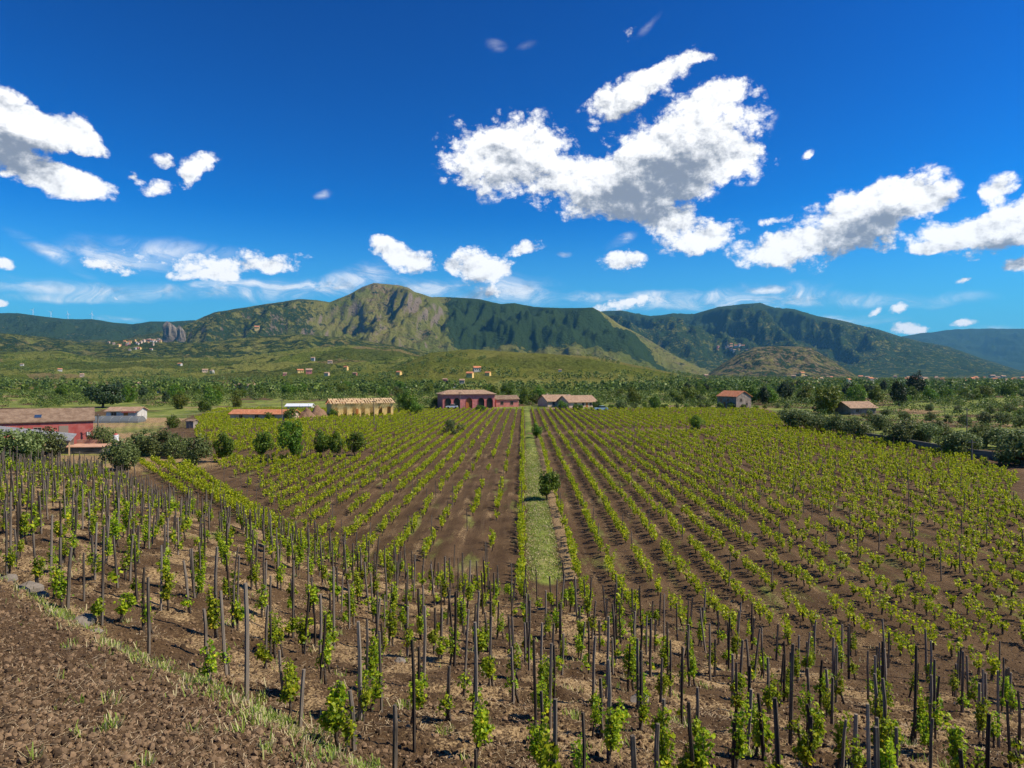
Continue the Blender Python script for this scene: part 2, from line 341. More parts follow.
M['pole'] = mat('pole_wood', lambda t: bsdf(t, t.mix(t.noise(objc(t), 3, 3), (0.10, 0.08, 0.065), (0.22, 0.19, 0.16)), 0.9))
M['film'] = mat('greenhouse_film', lambda t: t.n('ShaderNodeMixShader', i0=0.35, i1=bsdf(t, (0.16, 0.18, 0.19), 0.6, spec=0.3), i2=t.n('ShaderNodeBsdfTransparent').outputs[0]).outputs[0])
M['rubber'] = mat('tyre_rubber', lambda t: bsdf(t, (0.02, 0.02, 0.02), 0.8))

def ground_mat(t):
    p = pos(t); at_ = t.n('ShaderNodeAttribute', attribute_name='cover').outputs['Color']; s = t.n('ShaderNodeSeparateColor', i0=at_)
    grass, straw, dark = s.outputs[0], s.outputs[1], s.outputs[2]
    n1 = t.noise(p, 0.35, 6, 0.6); n2 = t.noise(p, 7, 6, 0.7); n3 = t.noise(p, 45, 4, 0.7)
    furrow = t.noise(t.n('ShaderNodeVectorMath', operation='MULTIPLY', i0=p, i1=(2.6, 0.12, 1)).outputs[0], 1.0, 5, 0.6)
    c = t.mix(t.ss(n1, 0.3, 0.7), (0.076, 0.044, 0.021), (0.155, 0.096, 0.048))
    c = t.mix(t.m('MULTIPLY', t.ss(n2, 0.52, 0.75), 0.7), c, (0.25, 0.165, 0.088))
    c = t.mix(t.m('MULTIPLY', t.ss(furrow, 0.48, 0.66), 0.38), c, (0.20, 0.135, 0.073))
    n5 = t.noise(p, 16, 5, 0.75); c = t.mix(t.ss(n5, 0.52, 0.38, 0.0, 0.75), c, (0.040, 0.024, 0.016)); c = t.mix(t.ss(n3, 0.60, 0.34, 0.0, 0.5), c, (0.050, 0.031, 0.020))
    c = t.mix(dark, c, t.mix(n2, (0.14, 0.085, 0.050), (0.26, 0.165, 0.10)))
    sc = t.mix(t.ss(n5, 0.38, 0.62), (0.13, 0.080, 0.038), (0.46, 0.32, 0.165))
    c = t.mix(t.ss(t.m('ADD', t.m('MULTIPLY', straw, 1.0), t.m('MULTIPLY_ADD', n5, 0.9, t.m('MULTIPLY', n2, 0.4))), 0.84, 1.06), c, sc)
    gc = t.mix(t.ss(n2, 0.3, 0.7), (0.085, 0.14, 0.018), (0.28, 0.29, 0.065)); n0 = t.noise(p, 0.06, 5, 0.65); gc = t.mix(t.ss(n0, 0.42, 0.60), gc, t.mix(n2, (0.05, 0.085, 0.016), (0.13, 0.16, 0.035))); gc = t.mix(t.m('MULTIPLY', t.ss(n1, 0.5, 0.7), 0.7), gc, (0.34, 0.30, 0.12))
    c = t.mix(t.ss(t.m('ADD', t.m('MULTIPLY', grass, 1.3), t.m('MULTIPLY', n2, 0.6)), 0.62, 0.98), c, gc)
    h = t.m('ADD', t.m('MULTIPLY', n2, 0.6), t.m('MULTIPLY', n3, 0.4))
    return bsdf(t, c, 0.97, h, 0.9, 0.10, spec=0.1)
M['ground'] = mat('vineyard_soil', ground_mat)
def hill_mat(t):
    p = pos(t); s = t.n('ShaderNodeSeparateColor', i0=t.n('ShaderNodeAttribute', attribute_name='cover').outputs['Color'])
    forest, dry, field = s.outputs[0], s.outputs[1], s.outputs[2]
    q = t.n('ShaderNodeVectorMath', operation='MULTIPLY', i0=p, i1=(0.001, 0.001, 0.001)).outputs[0]
    n1 = t.noise(q, 2.2, 8, 0.62); n2 = t.noise(q, 14, 7, 0.68); n3 = t.noise(q, 75, 5, 0.7); n4 = t.noise(q, 34, 6, 0.72)
    c = t.mix(t.ss(n1, 0.35, 0.65), (0.13, 0.150, 0.026), (0.22, 0.200, 0.050))
    c = t.mix(t.ss(t.m('ADD', dry, t.m('MULTIPLY', t.m('SUBTRACT', n2, 0.5), 1.6)), 0.35, 0.75), c, t.mix(n3, (0.20, 0.135, 0.070), (0.31, 0.225, 0.125)))
    vo = t.n('ShaderNodeTexVoronoi', feature='F1', i0=t.n('ShaderNodeVectorMath', operation='MULTIPLY', i0=p, i1=(0.0060, 0.0042, 0)).outputs[0], i2=1.0)
    vc = t.n('ShaderNodeSeparateColor', i0=vo.outputs['Color']).outputs
    fc = t.mix(t.ss(vc[0], 0.2, 0.8), (0.12, 0.175, 0.024), (0.27, 0.28, 0.070)); fc = t.mix(t.ss(vc[1], 0.80, 0.84), fc, (0.32, 0.22, 0.115))
    fc = t.mix(t.ss(vc[2], 0.72, 0.76), fc, (0.045, 0.085, 0.018))
    c = t.mix(t.m('MULTIPLY', field, 0.85), c, fc)
    sl = t.n('ShaderNodeSeparateXYZ', i0=t.n('ShaderNodeNewGeometry').outputs['Normal']).outputs[2]
    rock = t.m('MULTIPLY', t.ss(t.m('ADD', sl, t.m('MULTIPLY', t.m('SUBTRACT', n3, 0.5), 0.40)), 0.68, 0.50), t.ss(forest, 0.75, 0.45))
    c = t.mix(rock, c, t.mix(n3, (0.14, 0.105, 0.080), (0.36, 0.28, 0.21)))
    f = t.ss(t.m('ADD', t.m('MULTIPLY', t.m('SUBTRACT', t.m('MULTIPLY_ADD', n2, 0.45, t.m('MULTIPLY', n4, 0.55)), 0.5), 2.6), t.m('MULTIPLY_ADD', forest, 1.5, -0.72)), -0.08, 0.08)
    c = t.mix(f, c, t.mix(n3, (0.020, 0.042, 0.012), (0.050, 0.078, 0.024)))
    h = t.m('ADD', n3, t.m('MULTIPLY', f, 0.35))
    return bsdf(t, c, 1.0, h, 1.0, 24.0, spec=0.0)
M['hill'] = mat('hillside', hill_mat)

# ------------------------------------------------------------------ near ground
def tcols(dense=1.35, lim=0.83):
    a = np.arange(-lim, lim, dense/F); o = lim*np.exp(np.linspace(0.02, 2.3, 60)); return np.concatenate([-o[::-1], a, o])
T = tcols()
ys = [2.2]
while ys[-1] < 420:
    y = ys[-1]; H = 4.5 if y < 12 else min(10.8, 4.5+(y-12)*0.3); ys.append(y+max(1.25*y*y/(F*H), 0.012 if y < 20 else 0)*(1 if y > 7 else 2.5))
YS = np.array(ys)
gX = T[None, :]*YS[:, None]; gY = np.repeat(YS[:, None], len(T), 1)
Z = gbase(gX, gY); ts = terrace_side(gX, gY)
slope_z = sstep(Z, 0.35, 1.0)                      # 1 on the staked slope
u = gX-PXD*gY
vis = np.clip(1-gY/70, 0, 1)
dug = sstep(ts, -0.1, 0.5)
n_c = fbm(gX/0.22, gY/0.22, 4, 0.6, True)
n_m = fbm(gX/1.1, gY/1.1, 4, 0.55)
terr = Z*1.0
Zd = Z + (0.075*dug+0.04*(1-dug))*n_c*np.clip(1-gY/60, 0, 1) + (0.07+0.07*dug)*n_m*np.clip(1-gY/60, 0, 1)
# low step at the edge of the terrace
Zd += 0.22*sstep(ts, -0.35, 0.15)*(gY < 26)
# hollows hoed round the vines on the slope and row ridges on the plain
Zd += slope_z*(1-dug)*(gY < 75)*(0.11*np.sin((gX*0.35+gY)*2*np.pi/1.35+3.5*fbm(gX/3, gY/3, 2))*(0.5+fbm(gX/2, gY/2, 2))+0.10*fbm(gX/0.7, gY/0.55, 4))
inv = (gY > 33) & (gX > -90) & (gX < 70)
Zd += (1-slope_z)*inv*0.06*np.cos(2*np.pi*(u-2.9)/1.9)
path = sstep(u, 0.15, 0.5)*(1-sstep(u, 1.9, 2.35))*sstep(gY, 33, 38)*(gY < 235)
def vy_right(Y): return np.interp(Y, [20, 40, 60, 72, 93, 132, 176, 235], [30, 42, 44, 54, 63, 65, 71, 84])
def vy_left(Y): return np.interp(Y, [30, 60, 95, 120, 150, 235], [-60, -52, -46, -62, -74, -100])
edge_r = sstep(gX-vy_right(gY), 0, 3); edge_l = sstep(vy_left(gY)-gX, 0, 3); far = sstep(gY, 222, 228)
outside = np.clip(edge_r+edge_l*(gY > 62)+far, 0, 1)*(gY > 26)
grass = np.clip(path*(0.72+0.35*n_m+0.25*np.cos((u-1.2)*4.2)), 0, 1)
grass = np.maximum(grass, np.exp(-((ts+0.25)/0.55)**2)*(0.52+0.35*fbm(gX/0.8, gY/0.8, 3))*(gY < 30))
grass = np.maximum(grass, outside*np.clip(0.55+1.3*fbm(gX/22, gY/16, 4), 0, 1))
grass = np.maximum(grass, (1-outside)*(gY > 30)*np.clip(0.14+0.55*fbm(u/1.2, gY/6, 4), 0, 0.42))
grass = np.maximum(grass, (1-dug)*(gX < -16)*sstep(gY, 34, 50)*(gY < 95)*np.clip(0.10+0.5*fbm(gX/3, gY/3, 3), 0, .6))
grass = np.maximum(grass, (gY > 140)*(gX < -20)*(1-outside)*0.32)
straw = slope_z*(1-dug)*np.clip(0.20+0.75*fbm(gX/1.6, gY/1.6, 4), 0, 0.62)
straw = np.maximum(straw, np.exp(-((ts+0.1)/0.7)**2)*(0.42+0.4*fbm(gX/0.9+9, gY/0.9, 3))*(gY < 30))
straw = np.maximum(straw, dug*np.clip(0.0+0.55*fbm(gX/2.3, gY/2.3, 4), 0, 0.3))
straw = np.maximum(straw, np.exp(-((u-2.6)/0.5)**2)*(gY > 36)*(gY < 120)*(0.45+0.3*n_m))
straw = np.maximum(straw, (1-slope_z)*(1-outside)*np.clip(0.05+0.5*fbm(u/0.9+4, gY/5, 4), 0, 0.36))
straw = np.maximum(straw, np.exp(-((gX+46)/14)**2-((gY-84)/9)**2)*0.5)
straw = np.maximum(straw, outside*np.clip(0.1+1.0*fbm(gX/30+3, gY/14, 3), 0, 0.7))
bank = (gX < -34)*sstep(gY, 96, 108)*(1-sstep(gY, 172, 184))*outside; straw = np.maximum(straw, bank*0.62); grass = grass*(1-0.55*bank)
yard = np.exp(-((gX+62)/16)**2-((gY-90)/10)**2)*outside; grass = grass*(1-0.6*yard); straw = np.maximum(straw, 0.4*yard)
def ctrack(X): return 129+0.28*np.maximum(X, 0)
trk = np.exp(-((gY-ctrack(gX))/2.0)**2)*(gX > 3)
trk = np.maximum(trk, np.exp(-((gX-vy_right(gY)-3.2)/1.6)**2)*(gY < 96)*(gY > 40))
grass *= 1-0.9*trk; straw = np.maximum(straw*(1-trk), 0.0)
dark = np.clip(trk*0.8+dug*0.12, 0, 1)
V = np.stack([gX, gY, Zd], -1).reshape(-1, 3)
nr, nc = gX.shape
def gridf(nr, nc):
    i = np.arange((nr-1)*(nc-1)); r = i//(nc-1); c = i % (nc-1); a = r*nc+c
    return np.stack([a, a+1, a+nc+1, a+nc], 1)
def setcover(o, *ch):
    n = len(o.data.vertices); A = np.ones((n, 4), dtype=np.float32)
    for k, c in enumerate(ch): A[:, k] = np.clip(c, 0, 1).ravel()
    at_ = o.data.color_attributes.new('cover', 'FLOAT_COLOR', 'POINT'); at_.data.foreach_set('color', A.ravel())
g_o = mk('ground', V, gridf(nr, nc), M['ground'], smooth=True); tag(g_o, kind='structure'); setcover(g_o, grass, straw, dark)

# ------------------------------------------------------------------ hills and mountains
def ridge(pts, D, wf, wb, p=1.0, forest=0.4, dry=0.3, field=0.0, rough=0.3, sc=500.0, bend=0.0):
    a = np.array(pts, float); return dict(x=a[:, 0], y=a[:, 1], D=D, wf=wf, wb=wb, p=p, forest=forest, dry=dry, field=field, rough=rough, sc=sc, bend=bend)
RG = [
 ridge([(-900,385),(330,378),(380,372),(430,353),(470,349),(530,353),(590,356),(640,366),(700,378),(1400,388)], 1250, .48, .5, 1.0, .20, .10, .25, .12, 260),
 ridge([(-900,350),(-100,348),(0,352),(60,351),(100,359),(150,357),(230,358),(300,349),(350,345),(400,349),(440,362),(520,378),(1400,390)], 1900, .5, .5, 1.0, .36, .12, .65, .16, 350),
 ridge([(-900,330),(0,333),(45,337),(85,343),(115,341),(145,339),(170,343),(200,343),(250,337),(300,334),(350,338),(420,350),(480,362),(560,380),(1400,390)], 3000, .33, .4, 1.0, .48, .18, .3, .30, 420),
 ridge([(-900,330),(120,340),(180,327),(215,312),(260,305),(299,299),(316,300),(330,302),(350,294),(362,287),(374,283),(386,284),(398,285),(408,287),(415,292),(432,297),(450,297),(480,299),(501,304),(515,303),(535,307),(566,308),(593,307.5),(603,313),(620,324),(638,333),(672,354),(700,368),(740,382),(1400,392)], 4700, .33, .3, 0.9, .36, .40, .0, .56, 520),
 ridge([(-900,392),(520,330),(560,316),(603,311),(620,310),(638,314),(651,316),(672,313),(694,314),(718,307),(742,304),(759,303),(776,308),(794,309),(817,316),(845,321),(865,326),(879,329.5),(899,336),(920,341),(947,346),(981,358),(1016,369),(1060,380),(1400,390)], 7600, .42, .3, 0.95, .54, .34, .0, .66, 700),
 ridge([(-900,392),(760,360),(850,345),(903,336),(920,333),(947,329.5),(975,328.5),(1002,328),(1060,329),(1150,322),(1400,330)], 13500, .3, .2, 1.0, .72, .1, .0, .25, 1500),
 ridge([(-900,392),(690,384),(708,374),(725,362),(742,352),(756,347),(770,346),(800,346.5),(811,347.5),(818,352),(835,362),(852,373),(870,384),(1400,392)], 3300, .20, .25, 0.8, .46, .62, .0, .20, 160),
 ridge([(-900,315),(-100,312),(0,313),(17,313),(43,316.5),(66,319),(93,319),(113,322.5),(133,324),(150,321.5),(173,321.5),(193,320),(230,322),(300,335),(400,360),(1400,392)], 6500, .45, .3, 1.0, .62, .15, .05, .30, 700),
]
T2 = tcols(1.2, 0.80)
hy = 400*np.exp(np.linspace(0, math.log(17500/400), 560))
hX = T2[None, :]*hy[:, None]; hY = np.repeat(hy[:, None], len(T2), 1)
PX = CX+F*hX/hY
warpx = 40*fbm(hX/700, hY/700, 3)
H_ = np.zeros_like(hX); cf = np.full_like(hX, 0.32); cdry = np.full_like(hX, 0.12); cfi = np.full_like(hX, 0.9)
H_ += 3.0*fbm(hX/300, hY/300, 3)*sstep(hY, 500, 1000)
best = np.full_like(hX, 0.0)
def hills_at(hX, hY, want=False):
    PX = CX+F*hX/hY
    H = 3.0*fbm(hX/300, hY/300, 3)*sstep(hY, 500, 1000); f = np.full_like(hX, .38); d = np.full_like(hX, .12); fi = np.full_like(hX, .9)
    for r in RG:
        crest = CAMZ+(HY-np.interp(PX, r['x'], r['y']))/F*r['D']
        Dl = r['D']*(1+0.05*fbm(hX/(r['sc']*3), hX*0+r['D']/1000., 2))
        tt = hY/r['D']-1
        s = np.where(tt < 0, np.clip(1+tt/r['wf'], 0, 1), np.clip(1-tt/r['wb'], 0, 1))
        s = np.where(tt < 0, s**1.15, s)
        sp_ = fbm(hX/r['sc']+r['D'], hY/(r['sc']*2.2), 6, 0.5, True)
        det = .5*fbm(hX/(r['sc']*0.16), hY/(r['sc']*0.16)+r['D'], 4, 0.55)+.9*(fbm(hX/(r['sc']*0.30), hY/(r['sc']*0.55)+r['D'], 4, 0.55, True)-.25)
        cr = np.maximum(crest, 0)
        h = cr*(s+r['rough']*(sp_-0.25)*1.5*s*(1-s)*2.2+0.008*det*np.sqrt(s)) + cr*0.10*det*s*(1-s)*4
        h = np.where(tt < 0, np.minimum(h, cr*(1+1.25*tt)+0.004*cr*det), h)
        h = np.where(crest > 0, h, -5)
        m_ = sstep(h-H, -6, 14)*(h > 1)
        f = f*(1-m_)+r['forest']*m_; d = d*(1-m_)+r['dry']*m_; fi = fi*(1-m_)+r['field']*m_
        H = np.maximum(H, h)
        if r['D'] == 4700:            # cloud shadow right of peak painted as forest colour; bare rocky peak; open spur
            shade_woods = sstep(PX, 425, 470)*(1-sstep(PX-(1-s)*110, 575, 610))*sstep(s, 0.10, 0.32)
            f = np.maximum(f, m_*shade_woods*0.97); d = d*(1-m_*shade_woods*0.9); lw = 1-sstep(PX, 300, 345); f = np.maximum(f, m_*lw*0.50); d = d*(1-m_*lw*0.5)
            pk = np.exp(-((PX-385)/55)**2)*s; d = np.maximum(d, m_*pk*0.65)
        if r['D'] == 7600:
            shade_woods = sstep(s, 0.35, 0.6)*(1-sstep(PX, 800, 860)); f = np.maximum(f, m_*shade_woods*0.95)
    return H, f, d, fi
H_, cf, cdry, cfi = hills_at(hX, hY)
H_ = H_*sstep(hY, 400, 700)-0.6*(1-sstep(hY, 400, 430))
HXi, HYi = hX, hY
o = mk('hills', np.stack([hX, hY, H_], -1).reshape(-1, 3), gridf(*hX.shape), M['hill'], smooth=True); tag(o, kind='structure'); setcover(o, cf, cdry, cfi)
# land on all sides behind and beside the camera, out to the horizon
def hz(x, y):
    i = np.searchsorted(hy, y)-1; i = int(np.clip(i, 0, len(hy)-2)); j = int(np.clip(np.searchsorted(T2, x/y)-1, 0, len(T2)-2))
    fy = (y-hy[i])/(hy[i+1]-hy[i]); fx = (x/y-T2[j])/(T2[j+1]-T2[j])
    a = H_[i, j]*(1-fx)+H_[i, j+1]*fx; b = H_[i+1, j]*(1-fx)+H_[i+1, j+1]*fx; return float(a*(1-fy)+b*fy)
def hat(px, py, ymin=430):
    """where the far land is seen at a given place of the photograph"""
    j = int(np.clip(np.searchsorted(T2, (px-CX)/F), 1, len(T2)-1)); zr = CAMZ-(py-HY)/F*hy
    k = np.where((zr < H_[:, j]) & (hy > ymin))[0]
    if not len(k): return None
    y = hy[k[0]]; x = (px-CX)/F*y; return x, y, hz(x, min(y, 17000))
def land(x, y): return gz(x, y) if y < 405 else hz(x, y)

# ------------------------------------------------------------------ foliage building blocks
def rand_unit(n):
    v = rng.normal(size=(n, 3)); return v/np.linalg.norm(v, axis=1, keepdims=True)
def leaf_cards(C, size, up=0.25, shape='quad', outward=None):
    """leaf-sized faces at the points C; returns V, F"""
    n = len(C); nrm = rand_unit(n)
    if outward is not None: nrm = nrm*0.9+outward*0.7
    nrm[:, 2] += up; nrm /= np.linalg.norm(nrm, axis=1, keepdims=True)
    r = rand_unit(n); a = np.cross(nrm, r); a /= np.linalg.norm(a, axis=1, keepdims=True)+1e-9; b = np.cross(nrm, a)
    s = (np.asarray(size)*rng.uniform(0.65, 1.35, n))[:, None]
    if shape == 'quad':
        P_ = [(-.5, -.3), (.1, -.5), (.5, .2), (-.15, .5)]; fold = [0, 0, 0, 0]
    else:   # lobed leaf, slightly folded
        P_ = [(-.5, 0), (-.18, -.48), (.32, -.42), (.55, 0), (.32, .42), (-.18, .48)]; fold = [0, .13, .1, -.06, .1, .13]
    Vv = np.stack([C+a*s*p[0]+b*s*p[1]+nrm*s*f_ for p, f_ in zip(P_, fold)], 1)
    k = len(P_); idx = np.arange(n)[:, None]*k
    if k == 4: return Vv.reshape(-1, 3), idx+np.array([[0, 1, 2, 3]])
    return Vv.reshape(-1, 3), np.concatenate([idx+np.array([[0, 1, 2, 3]]), idx+np.array([[0, 3, 4, 5]])])

def crown_points(n, rx, ry, rz, cz, clumps, spread, flat=0.0, seed=None):
    c = rand_unit(clumps); c *= rng.uniform(0.45, 0.95, clumps)[:, None]**0.7; c[:, 2] = np.where(c[:, 2] < 0, c[:, 2]*(1-flat), c[:, 2])
    cs = rng.uniform(0.55, 1.25, clumps)*spread
    w_ = cs**2; k = rng.choice(clumps, n, p=w_/w_.sum())
    d = rand_unit(n)*(rng.uniform(0.25, 1.0, n)**0.45)[:, None]*cs[k][:, None]
    p = c[k]+d; out = p/np.maximum(np.linalg.norm(p, axis=1, keepdims=True), .2)
    return p*np.array([rx, ry, rz])+np.array([0, 0, cz]), out
def trunk_mb(h, r, spread, cz, rz, limbs=5, split=0.5):
    mb = MB(); lean = random.uniform(-.08, .08)*h
    z0 = h*split
    mb.tube([(0, 0, -0.15), (lean*.3, 0, z0*.5), (lean, 0.02, z0)], [r*1.25, r, r*.85], 7)
    for k in range(limbs):
        a = 2*math.pi*k/limbs+random.uniform(-.4, .4); q = spread*random.uniform(.45, .75)
        mb.tube([(lean, .02, z0-0.05), (lean+q*.5*math.cos(a), q*.5*math.sin(a), z0+(cz-z0)*.6), (lean+q*math.cos(a), q*math.sin(a), cz+rz*random.uniform(0, .4))], [r*.6, r*.4, r*.12], 5)
    return mb
def tree_proto(name, kind, h, w_, n, ls, clumps, spread=0.42, th=0.3, trunk_r=0.16, flat=0.3, label='', cat='tree', shape='quad'):
    """unit of a tree: root at the base, parts trunk and crown"""
    root = empty(name, (0, 0, 0)); rz = (h*(1-th))/2*0.92; cz = h-rz*1.02
    p, out = crown_points(n, w_/2*.82, w_/2*.82, rz*.85, cz, clumps, spread, flat)
    V, Fc = leaf_cards(p, ls, 0.3, shape, out)
    cr = mk('crown', V, Fc, M[kind], root)
    tr = trunk_mb(h, trunk_r, w_/2, cz, rz, split=max(th, .16)).build('trunk', M['bark'], root, smooth=True)
    tag(root, label, cat); reg(root, cr, tr); root['h'] = h; return root
PROTO = {
 'olive': [tree_proto('olive_tree', 'olive', 4.4, 5.4, 3800, 0.21, 30, .42, -.14, .20, .0, cat='olive tree') for _ in range(3)],
 'broad': [tree_proto('fruit_tree', 'broad', 4.4, 3.9, 2800, 0.20, 22, .44, .04, .12, .0, cat='tree') for _ in range(2)],
 'lime':  [tree_proto('broadleaf_tree', 'lime', 8.0, 8.0, 3600, 0.36, 28, .42, -.14, .22, .0, cat='tree') for _ in range(2)],
 'dark':  [tree_proto('broadleaf_tree', 'broad', 7.5, 7.8, 3000, 0.36, 26, .44, -.16, .2, .0, cat='tree') for _ in range(2)],
 'pine':  [tree_proto('pine_tree', 'pine', 9.5, 6.4, 3400, 0.34, 28, .40, -.12, .22, .0, cat='pine tree') for _ in range(2)],
 'umbrella': [tree_proto('umbrella_pine', 'pine', 6.0, 9.5, 4600, 0.36, 30, .40, -.02, .3, .15, cat='pine tree')],
 'bush':  [tree_proto('bush', 'broad', 2.6, 3.4, 1400, 0.20, 14, .48, -.25, .06, .0, cat='bush') for _ in range(2)],
 'sage':  [tree_proto('bush', 'olive', 2.6, 3.6, 1400, 0.20, 14, .48, -.25, .06, .0, cat='bush') for _ in range(2)],
}
USED = set()
def plant(kind, px, py, hpx, label, group=None, wf=1.0, dist=None, cat=None):
    """a tree whose foot is seen at (px, py) and whose height spans hpx"""
    if dist is None:
        if py < 394: q = hat(px, py); x, y, z = q if q else at(px, py)
        else: x, y, z = at(px, py)
    else: y = dist; x = (px-CX)/F*y; z = land(x, y)
    pr = random.choice(PROTO[kind])
    for p in PROTO[kind]:
        if p.name not in USED: pr = p; break
    if pr.name not in USED: USED.add(pr.name); r = pr
    else: r = copy_tree(pr)
    s = hpx*y/F/pr['h']; r.location = (x, y, z-0.05); r.scale = (s*wf, s*wf, s); r.rotation_euler = (0, 0, random.uniform(0, 6.28))
    r['label'] = label
    if group: r['group'] = group
    elif 'group' in r: del r['group']
    return r

# ------------------------------------------------------------------ named trees
GO = 'olive trees beside the left farm buildings'
for i, (px, py, h, wf, lb) in enumerate([
  (14, 466, 42, 1.15, 'large grey-green olive tree in front of the sheet-roofed lean-to, leftmost tree of the farm'),
  (45, 461, 33, 1.0, 'olive tree between the lean-to and the stone terrace wall of the red barn'),
  (122, 470, 33, .95, 'rounded olive tree standing in front of the row, nearest the top of the slope'),
  (104, 449, 24, 1.0, 'darker olive tree right beside the red barn wall'),
  (140, 455, 25, 1.15, 'broad olive tree just right of the rounded front one'),
  (160, 456, 27, 1.1, 'third olive from the barn in the merged row'),
  (178, 458, 24, 1.1, 'low wide olive in the middle of the merged row'),
  (196, 464, 29, 1.0, 'last grey olive at the right end of the merged row, casting shade on bare soil')]):
    plant('olive', px, py, h, lb, GO, wf)
GR = 'round green fruit trees on the left of the vineyard'
for px, py, h, wf, lb in [
  (224, 462, 26, 1.0, 'round dark green tree next to the last olive, left end of the fruit tree line'),
  (262, 459, 25, 1.0, 'round green tree just left of the tallest tree in the line'),
  (293, 461, 37, 1.0, 'tallest and brightest round tree of the line in the left vines'),
  (322, 457, 24, 1.0, 'green tree just right of the tallest one in the line'),
  (336, 457, 22, .9, 'narrow green tree squeezed between two others of the line'),
  (355, 456, 22, 1.1, 'last broad green tree at the right end of the line in the vines')]:
    plant('broad', px, py, h*1.18, lb, GR, wf*.82)
for px, py, h, k, lb in [
  (547, 500, 31, 'broad', 'young forked tree on the right edge of the grass path, nearest lone tree'),
  (537, 438, 15, 'broad', 'small dark tree at the far right edge of the grass path'),
  (453, 434, 15, 'sage', 'pale sparse bush alone among the vine rows below the pink winery'),
  (697, 431, 16, 'broad', 'lone dark round tree in the vines at the cross track, below the stone house'),
  (481, 411, 8, 'bush', 'small bush before the arched winery front'),
  (408, 411, 22, 'dark', 'bushy green tree left of the pink winery, above the vineyard edge'),
  (416, 414, 12, 'bush', 'dark bush at the foot of the bushy tree left of the winery'),
  (436, 407, 12, 'lime', 'bright green shrub against the left end of the pink winery'),
  (525, 404, 15, 'lime', 'bright green tree between the winery annex and the twin tiled roofs'),
  (514, 405, 8, 'bush', 'low shrub before the winery annex'),
  (535, 404, 11, 'lime', 'fresh green shrub right of the bright tree beside the twin roofs'),
  (562, 410, 9, 'bush', 'bush covering the front wall of the twin-roofed farmhouse'),
  (578, 410, 8, 'bush', 'bush under the right roof of the twin-roofed farmhouse'),
  (597, 410, 11, 'dark', 'dark bush between the twin-roofed farmhouse and the parked car'),
  (173, 428, 14, 'dark', 'round dark tree alone on the pale bank right of the barn'),
  (248, 419, 9, 'bush', 'round bush in front of the long orange roof, left one'),
  (270, 420, 11, 'bush', 'round bush in front of the long orange roof, middle one'),
  (291, 420, 12, 'bush', 'dark bush in front of the earth heap'),
  (333, 417, 8, 'bush', 'small bush at the left corner of the unfinished ochre building'),
  (655, 409, 15, 'dark', 'dark spreading bush at the far vineyard edge left of the stone house'),
  (620, 409, 10, 'sage', 'grey bush at the far vineyard edge beside the pale blue car'),
  (103, 408, 25, 'umbrella', 'huge dark umbrella-shaped tree towering behind the red barn'),
  (180, 409, 17, 'lime', 'wide green tree beyond the pale bank'),
  (205, 412, 14, 'dark', 'dense green tree left of the long orange roof'),
  (236, 407, 13, 'lime', 'light green tree behind the left end of the orange roof'),
  (826, 414, 32, 'lime', 'big round yellow-green tree left of the low tan-roofed shed'),
  (857, 403, 20, 'dark', 'dark tree rising behind the low tan-roofed shed'),
  (875, 402, 18, 'lime', 'yellowish tree between the shed and the dark pine'),
  (899, 406, 26, 'pine', 'broad dark pine right of the tan-roofed shed'),
  (916, 398, 27, 'pine', 'tallest dark pine on the right, behind the broad pine'),
  (931, 402, 17, 'dark', 'round green tree just right of the tallest pine'),
  (946, 401, 15, 'dark', 'mid green tree between the tallest pine and the right edge'),
  (965, 400, 14, 'lime', 'light green tree above the right olive grove'),
  (985, 399, 16, 'lime', 'pale green tree above the right olive grove near the edge'),
  (1009, 398, 18, 'dark', 'deep green round tree by the right edge below the far town'),
  (750, 404, 20, 'dark', 'dark tree directly right of the stone house'),
  (768, 404, 19, 'dark', 'dark tree second right of the stone house'),
  (785, 403, 23, 'pine', 'tall dark tree third right of the stone house'),
  (805, 403, 19, 'lime', 'green tree between the dark ones and the big yellow-green tree'),
  (715, 404, 12, 'dark', 'dark bush tree against the left wall of the stone house'),
  (700, 404, 10, 'sage', 'grey bush left of the stone house'),
  (680, 404, 11, 'lime', 'green bush midway between the stone house and the dark spreading bush')]:
    plant(k, px, py, h, lb, None)
GQ = 'olive trees along the right edge of the vineyard'
for px, py, h, wf, lb in [
  (797, 428, 20, 1.2, 'broad dark olive at the corner where the right olive row begins'),
  (789, 420, 12, 1.2, 'low olive half hidden behind the first one of the right row'),
  (822, 431, 17, 1.1, 'second olive of the right row, below the yellow-green tree'),
  (839, 434, 20, 1.0, 'third olive of the right row, below the tan-roofed shed'),
  (858, 438, 21, 1.0, 'fourth olive of the right row, at the start of the dry stone wall'),
  (880, 430, 16, 1.0, 'olive behind the dry stone wall left of the largest one'),
  (903, 445, 25, 1.0, 'largest pale olive leaning over the dry stone wall'),
  (921, 445, 24, .95, 'olive touching the largest pale one on its right'),
  (940, 438, 18, 1.0, 'smaller olive set back behind the wall'),
  (958, 455, 26, 1.05, 'rounded olive standing before the dry stone wall by the pole'),
  (985, 447, 22, 1.1, 'olive right of the pole behind the wall'),
  (1003, 449, 21, 1.0, 'olive behind the wall near the right edge'),
  (1022, 466, 36, 1.0, 'tall dark olive at the right edge shading the track')]:
    plant('olive', px, py, h*1.06, lb, GQ, wf*1.22)
